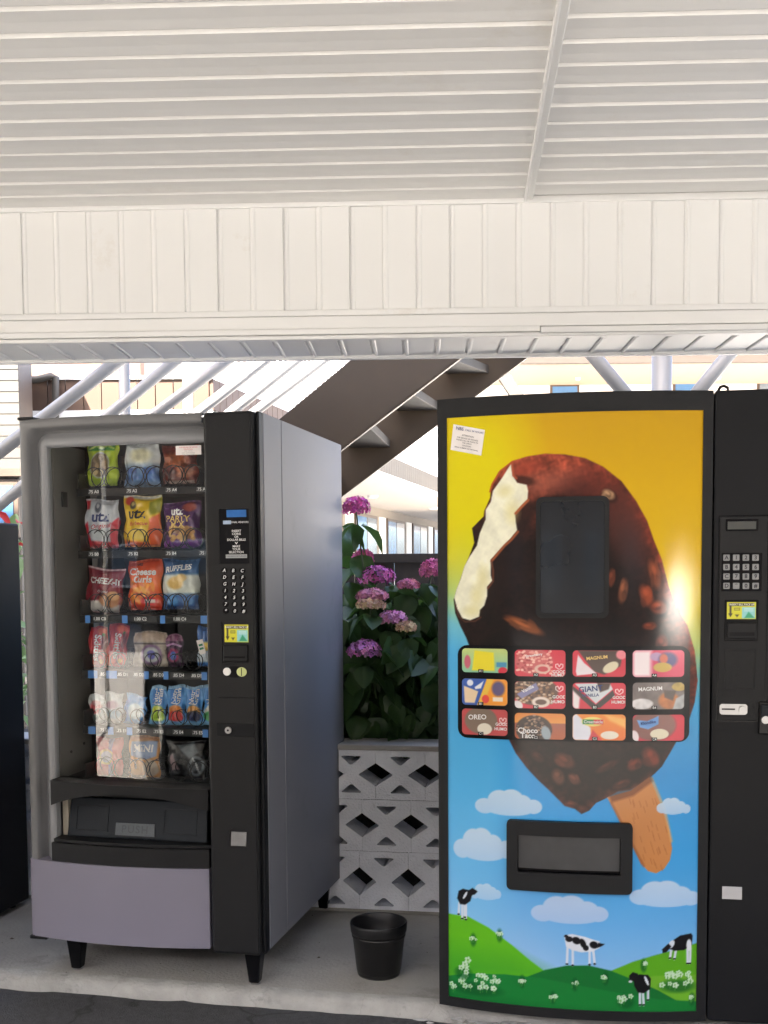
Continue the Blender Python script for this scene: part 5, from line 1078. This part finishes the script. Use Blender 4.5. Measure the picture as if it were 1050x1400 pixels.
quadprism('plate', [(800, 700), (814, 693), (672, 470), (655, 476)], 9, .05, CREAM, ap, ai); box('foot', CREAM, ap, -.1, .1, -.1, .1, 0, .02)
cf = empty('pipe_frame', at(168, 780, 7.6)); cf.location.z = 0; tag(cf, 'row of white diagonal pipe braces behind the snack machine', 'pipe frame'); ci = Matrix.Translation(-cf.location)
def seg(name, p, q, Y, wpx, ext=(0, 60)):
    d = Vector((q[0]-p[0], q[1]-p[1], 0)).normalized(); a_ = (p[0]-d.x*ext[0], p[1]-d.y*ext[0]); b_ = (q[0]+d.x*ext[1], q[1]+d.y*ext[1])
    pipe_px(name, [a_, b_], Y, wpx, cf, ci)
seg('brace', (0, 617), (155, 498), 6.6, 18, (60, 55)); seg('brace', (0, 690), (235, 497), 7.2, 15.5, (60, 55)); seg('brace', (150, 612), (305, 497), 7.8, 15, (120, 55))
seg('brace', (200, 620), (357, 497), 8.4, 14, (120, 55)); seg('brace', (240, 625), (405, 492), 9.0, 14, (100, 55)); seg('brace', (270, 623), (437, 496), 9.6, 13, (100, 55))
for x, Y, wd in ((168, 7.4, 15), (255, 9.3, 15)):
    a = ci @ at(x, 420, Y); b = Vector((a.x, a.y, 0)); MB().tube([b, a], wd*Y/F/2, 16).build('shaft', PIPE, cf, smooth=True)
t1, t2 = ci @ at(150, 432, 6.6), ci @ at(520, 432, 9.8); MB().tube([t1+(t1-t2)*.3, t2], .06, 14).build('header', PIPE, cf, smooth=True)

# ================================================================== MOTEL WING BEHIND (low tan canopy, walkway, windows)
WINGW = pm('wing_plaster', (.26, .225, .185), .8, var=.06, scale=2); WINGC = pm('walkway_plaster', (.5, .45, .4), .8, var=.04)
wg = empty('motel_wing', (0, 0, 0)); tag(wg, 'sunlit motel wing with tan board fascia and a covered walkway', 'building')
YW = 9.3
cz0_, cz1_ = at(200, 570, YW).z, at(200, 519, YW).z; xc = at(287, 540, YW).x; xl = -9.0
wdir = Vector((sin(radians(13.5)), cos(radians(13.5)), 0)); wnx = Vector((cos(radians(13.5)), -sin(radians(13.5)), 0))
cor = Vector((xc, YW, 0)); LN = 30.0
fwid = .15
m1 = MB().box(0, fwid-.008, -.012, .03, cz0_+.055, cz1_).build('fascia_board', TAN, wg)
i = 0
while xc-(i+1)*fwid > xl:
    o = m1 if i == 0 else dup(m1, wg); o.location = (xc-(i+1)*fwid, YW+random.uniform(-.002, .002), 0); i += 1
m2 = MB().box(0, fwid-.008, -.03, .012, cz0_+.055, cz1_).build('fascia_board', TAN, wg); m2.rotation_euler = (0, 0, pi/2-radians(13.5))
for i in range(90):
    o = m2 if i == 0 else dup(m2, wg); o.location = cor+wdir*(i*fwid)
    o.rotation_euler = (0, 0, pi/2-radians(13.5))
    if i == 14: m2 = dup(m2); m2.data = m2.data.copy(); m2.data.materials[0] = CREAM; m2.parent = wg; m2.location = cor+wdir*(i*fwid); bpy.data.objects.remove(o)
def strip(name, mat, a, b, wv, z0, z1): # horizontal beam from a to b extended by wv
    return MB().hexa([(a.x, a.y, z0), (b.x, b.y, z0), (b.x+wv.x, b.y+wv.y, z0), (a.x+wv.x, a.y+wv.y, z0)], [(a.x, a.y, z1), (b.x, b.y, z1), (b.x+wv.x, b.y+wv.y, z1), (a.x+wv.x, a.y+wv.y, z1)]).build(name, mat, wg)
back = Vector((0, .06, 0)); lft = -wnx*.06
strip('white_trim', WHITE, Vector((xl, YW-.02, 0)), cor+Vector((.02, -.02, 0)), Vector((0, .10, 0)), cz0_, cz0_+.054)
strip('white_trim', WHITE, cor+wnx*.02+wdir*.09, cor+wnx*.02+wdir*LN, -wnx*.1, cz0_, cz0_+.054)
strip('cap_trim', WHITE, Vector((xl, YW-.03, 0)), cor+Vector((.03, -.03, 0)), Vector((0, .12, 0)), cz1_+.001, cz1_+.03)
strip('cap_trim', WHITE, cor+wnx*.03+wdir*.1, cor+wnx*.03+wdir*LN, -wnx*.12, cz1_+.001, cz1_+.03)
WD = 2.0
strip('walkway_ceiling', WINGC, cor-wnx*WD+wdir*.1, cor-wnx*WD+wdir*LN, wnx*(WD-.09), cz0_+.01, cz0_+.05)
strip('roof', WALLW, Vector((xl, YW+.09, 0)), cor+Vector((-.09, .09, 0)), Vector((.6, 3.2, 0)), cz1_-.08, cz1_-.02)
strip('roof', WALLW, cor-wnx*3+wdir*3, cor-wnx*3+wdir*LN, wnx*2.9, cz1_-.08, cz1_-.02)
# ground-floor wall along the walkway, with window bays
wz = cz0_
strip('wall', WINGW, cor-wnx*WD+wdir*.1, cor-wnx*WD+wdir*LN, -wnx*.2, 0, wz+.01)
strip('wall', CREAM, Vector((xl, YW+1.6, 0)), cor+Vector((-2.4, 1.6, 0)), Vector((0, .2, 0)), 0, wz+.05)
for i in range(9):
    s0 = 4.0+i*2.7; base = cor-wnx*(WD-.003)
    for nm, a_, b_, z0, z1, mt, th in (('window', s0, s0+1.75, .85, wz-.16, FRAMEB, .03), ('door', s0+1.95, s0+2.55, .02, wz-.16, WALLW, .025)):
        a, b = base+wdir*a_, base+wdir*b_; fr_ = strip(nm, mt, a, b, wnx*th, z0, z1)
        if nm == 'window':
            for k in range(2):
                c_ = a+wdir*(.06+k*.83); d_ = c_+wdir*.76
                p_ = MB().hexa([(*(c_+wnx*th).xy, z0+.06), (*(d_+wnx*th).xy, z0+.06), (*(d_+wnx*(th+.006)).xy, z0+.06), (*(c_+wnx*(th+.006)).xy, z0+.06)], [(*(c_+wnx*th).xy, z1-.06), (*(d_+wnx*th).xy, z1-.06), (*(d_+wnx*(th+.006)).xy, z1-.06), (*(c_+wnx*(th+.006)).xy, z1-.06)]).build('pane', WINB if k == 0 else WIND, fr_)
for s_, o_ in ((7, 1.0), (10, 1.1), (14, .8)):
    c_ = cor-wnx*o_+wdir*s_; MB().lathe([(0, -.05), (.08, -.04), (.1, 0)], 14, (c_.x, c_.y, cz0_+.008)).build('ceiling_lamp', WHITE, wg)
# upper floor over the wing: peach wall, white railing
up0 = at(60, 517, YW+2.2); 
strip('upper_wall', PEACH, Vector((xl, YW+2.4, 0)), Vector((xc-1.1, YW+2.4, 0)), Vector((0, .2, 0)), cz1_-.02, cz1_+3)
strip('upper_wall', WINGW, cor-wnx*2.6+wdir*3.2, cor-wnx*2.6+wdir*LN, -wnx*.2, cz1_-.02, cz1_+3.0)
rail_ = MB()
for zz_ in (.12, .95): rail_.tube([cor-wnx*.15+wdir*1.0+Vector((0, 0, cz1_+zz_)), cor-wnx*.15+wdir*20+Vector((0, 0, cz1_+zz_))], .025, 6)
rl_ = rail_.build('railing', WHITE, wg)
for i in range(110):
    c_ = cor-wnx*.15+wdir*(1.0+i*.17); b0_ = Vector((c_.x, c_.y, cz1_+.12))
    pts = [b0_+wdir*(.035*sin(k*pi/3))+Vector((0, 0, .83*k/12)) for k in range(13)] if i < 50 else [b0_, b0_+Vector((0, 0, .83))]
    MB().tube(pts, .011, 4, cap=False).build('baluster', WHITE, rl_)
# downpipe at the left
dpx = [(-40, 517), (50, 519), (70, 514), (76, 516), (76, 575)]
MB().tube([at(x, y, YW-.08) for x, y in dpx], .03, 8).build('downpipe', CREAM, wg, smooth=True)

# cream house at the far left
hs = empty('cream_house', at(-60, 700, 8.6)); hs.location.z = 0; tag(hs, 'cream lap-sided house corner at the left edge', 'building'); hi = Matrix.Translation(-hs.location)
xe = (hi @ at(26, 560, 8.6)).x; zb_ = at(10, 641, 8.6).z; zt_ = at(10, 480, 8.6).z+.5
HSM = pm('cream_lap_siding', (.062, .056, .047), .6, var=.08, scale=3)
box('wall', HSM, hs, -3, xe-.02, .02, .32, 0, zt_); box('shaded_side_board', FRAMEB, hs, xe-.019, xe-.002, .021, .34, zb_+.3, zt_)  # brown end board stands in for the shaded side face of the house

nlap = int((zt_-zb_)/.085)
for i in range(nlap):
    z = zb_+i*.085; MB().hexa([(-3, -.001, z), (xe, -.001, z), (xe, .019, z), (-3, .019, z)], [(-3, .004, z+.088), (xe, .004, z+.088), (xe, .0185, z+.088), (-3, .0185, z+.088)]).build('siding_board', HSM, hs)
box('brown_band', FRAMEB, hs, -3, xe+.02, -.05, .019, zb_-.06, zb_-.002)
zw1, zw0 = at(10, 655, 8.6).z, at(10, 735, 8.6).z
wn_ = box('window', FRAMEB, hs, xe-1.2, xe-.02, -.02, .019, zw0, zw1, .004); box('pane', WINB, wn_, xe-1.15, xe-.06, -.026, -.0205, zw0+.05, zw1-.05)
fl_ = empty('red_flower_bush', (at(5, 700, 6.0).x, 6.0, .0)); tag(fl_, 'leafy bush with red blooms above the black machine', 'bush')
l1, l2 = leaf_mesh(.07, .13, .4, LEAFP), leaf_mesh(.05, .10, .5, LEAFR); ztp = at(5, 688, 6).z
for i in range(110):
    a_ = rl.uniform(0, 6.28); h_ = rl.random(); r_ = .28*sqrt(rl.random())*(1-.3*h_)
    o = link(bpy.data.objects.new('leaf', l2 if h_ > .85 and rl.random() < .6 else l1), fl_); o.location = (r_*cos(a_), r_*sin(a_), .3+h_*(ztp-.35)); o.rotation_euler = (rl.uniform(-.9, .5), rl.uniform(-.5, .5), rl.uniform(0, 6.28))
MB().tube([(0, 0, 0), (.02, 0, ztp*.5), (0, .01, ztp-.1)], [.02, .015, .006], 8).build('stem', STEMG, fl_)

# far white building at the upper right
fw = empty('white_building', (0, 24, 0)); tag(fw, 'overexposed white two-storey building with brown eave across the court', 'building'); wi = Matrix.Translation((0, -24, 0))
YF = 24
zA, zE, zS = at(860, 545, YF).z-4.6, at(860, 490, YF).z, at(860, 526, YF).z
box('wall', WALLW, fw, at(640, 500, YF).x, 16, 0, .3, 0, zS+.3)
xw0, xw1 = at(600, 500, YF).x, 16
MB().box(xw0, xw1, -2.6, -.01, zS, zS+.08).build('walkway_ceiling', pm('peach_soffit', (.30, .21, .145), .8), fw)
box('eave_fascia', pm('dark_brown_eave', (.04, .027, .018), .6), fw, xw0, xw1, -2.75, -2.61, zS-.04, zS+.32)
box('roof', FRAMEB, fw, xw0, xw1, -2.8, 2, zS+.33, zS+.45)
for x0, x1, y0 in ((752, 792, 525), (920, 954, 519), (1035, 1080, 512)):
    a, b = wi @ at(x0, y0, YF), wi @ at(x1, y0, YF); wf = box('window', FRAMEB, fw, a.x, b.x, -.03, -.001, a.z-1.1, a.z, .004)
    box('pane', WIND if x0 > 1000 else WINB, wf, a.x+.05, b.x-.05, -.036, -.0305, a.z-1.05, a.z-.06)
for x, y in ((780, 503), (965, 510)): c_ = wi @ at(x, y, YF); MB().lathe([(0, 0), (.05, .02), (.06, .08), (0, .08)], 12, (c_.x, -.9, zS-.06)).build('ceiling_lamp', WHITE, fw)

# ================================================================== BEHIND THE CAMERA (seen only in reflections)
bb = empty('opposite_building', (-8, -17, 0)); tag(bb, 'long low motel building across the parking lot', 'building')
box('wall', pm('brown_stucco', (.16, .12, .09), .8), bb, -50, 50, -6, 0, -.06, 8.6); box('roof', BROWN, bb, -50.5, 50.5, -6.5, 1.4, 8.61, 8.9)
for i in range(12):
    x = -24+i*4.1; d_ = box('door', FRAMEB, bb, x, x+.95, .001, .05, 0, 2.05, .005); wv = box('window', WHITE, bb, x+1.3, x+3.1, .001, .06, .9, 2.1, .005); box('pane', WIND, wv, x+1.36, x+3.04, .061, .066, .96, 2.04)
def car(name, label, loc, rz, paint, screen):
    vn = empty(name, loc, rz); tag(vn, label, 'car')
    side = [(-2.1, .25), (2.15, .25), (2.25, .42), (2.2, .62), (1.80, .72), (1.13, 1.32), (.95, 1.38), (-.9, 1.36), (-1.9, .95), (-2.15, .85)]
    MB().prism(side, lambda x, z: (x, -.88, z), lambda x, z: (x, .88, z)).build('body', paint, vn, bevel=.05, seg=3)
    for s_ in (-1, 1):
        MB().prism([(-1.2, .85), (1.4, .80), (1.0, 1.28), (-.85, 1.27)], lambda x, z: (x, s_*.881, z), lambda x, z: (x, s_*.89, z)).build('side_window', screen, vn)
        for x in (-1.35, 1.4):
            wl = MB().tube([(x, s_*.70, .32), (x, s_*.90, .32)], .32, 24).build('wheel', TYRE, vn); MB().tube([(x, s_*.901, .32), (x, s_*.91, .32)], .19, 20).build('hubcap', SILVER, wl)
    MB().hexa([(1.75, -.72, .76), (1.75, .72, .76), (1.18, .68, 1.29), (1.18, -.68, 1.29)], [(1.79, -.72, .79), (1.79, .72, .79), (1.22, .68, 1.32), (1.22, -.68, 1.32)]).build('windscreen', screen, vn)
    return vn
GLINT_SCREEN = pm('rough_windscreen', (.05, .06, .07), .26, var=.1, rvar=.02)  # roughness spreads the sun glint
car('glint_car', 'added white car out of view, windscreen aimed to glint on the ice cream machine', (3.9+1.5*.857, -6-1.5*.52, -.06), atan2(.40, -.66), VANW, GLINT_SCREEN)  # unseen car, added and turned so its windscreen throws a sun glint
car('dark_reflection_car', 'added black car out of view, darkens part of the snack machine glass', (-3.36, -1.53, -.06), radians(49), pm('dark_car_paint', (.006, .006, .007), .8, spec=.05), pm('dark_windscreen', (.006, .007, .008), .5, spec=.1))  # unseen car, added to darken the right part of the glass reflection

# ================================================================== SMALL LITTER ON THE GROUND
rg = random.Random(5); mb = MB(); 
for i in range(90):
    t = rg.uniform(-.3, 2.1); d = rg.uniform(.03, 1.0)**1.0; p = E1+ex*t+ey*d; r_ = rg.uniform(.0015, .005) if i > 14 else rg.uniform(.006, .012); a0 = rg.uniform(0, 6.28)
    k_ = len(mb.v); n_ = 5
    for j in range(n_): a = a0+2*pi*j/n_; rr_2 = r_*rg.uniform(.6, 1.2); mb.v.append((p.x+rr_2*cos(a), p.y+.6*rr_2*sin(a), .001))
    mb.v.append((p.x, p.y, .002+r_*.45))
    for j in range(n_): mb.f.append((k_+j, k_+(j+1) % n_, k_+n_))
tag(mb.build('grit', pm('grit_brown', (.07, .055, .04), .9, var=.5, scale=40)), 'scattered grit and leaf crumbs on the slab', kind='stuff')
mb = MB()
for i in range(70):
    t = rg.gauss(1.75, .14); p = E1+ex*t-ey*rg.uniform(.015, .10); r_ = rg.uniform(.003, .016); a0 = rg.uniform(0, 6.28); k_ = len(mb.v); n_ = 6
    for j in range(n_): a = a0+2*pi*j/n_; q2 = r_*rg.uniform(.5, 1.3); mb.v.append((p.x+1.6*q2*cos(a), p.y+q2*sin(a), -.030))
    mb.v.append((p.x, p.y, -.028))
    for j in range(n_): mb.f.append((k_+j, k_+(j+1) % n_, k_+n_))
tag(mb.build('paint_flakes', pm('old_white_paint', (.5, .5, .49), .8, var=.2, scale=40)), 'flaking white paint on the asphalt at the slab edge', kind='stuff')

def pole(x, y, r, h, label):
    p = MB().tube([(0, 0, -.09), (0, 0, h)], r, 12).build('white_pole', WHITE, smooth=True); p.location = (x, y, 0)
    cp_ = MB().lathe([(r, h), (r*1.6, h+.02), (r*1.2, h+.1), (0, h+.12)], 12).build('finial', WHITE, p, smooth=True); tag(p, label, 'pole')
pole(-5.33, -1.5, .035, 3.6, 'thin white pole standing in the sunny lot before the canopy')  # unseen plain pole, placed to reflect as a bright streak in the glass
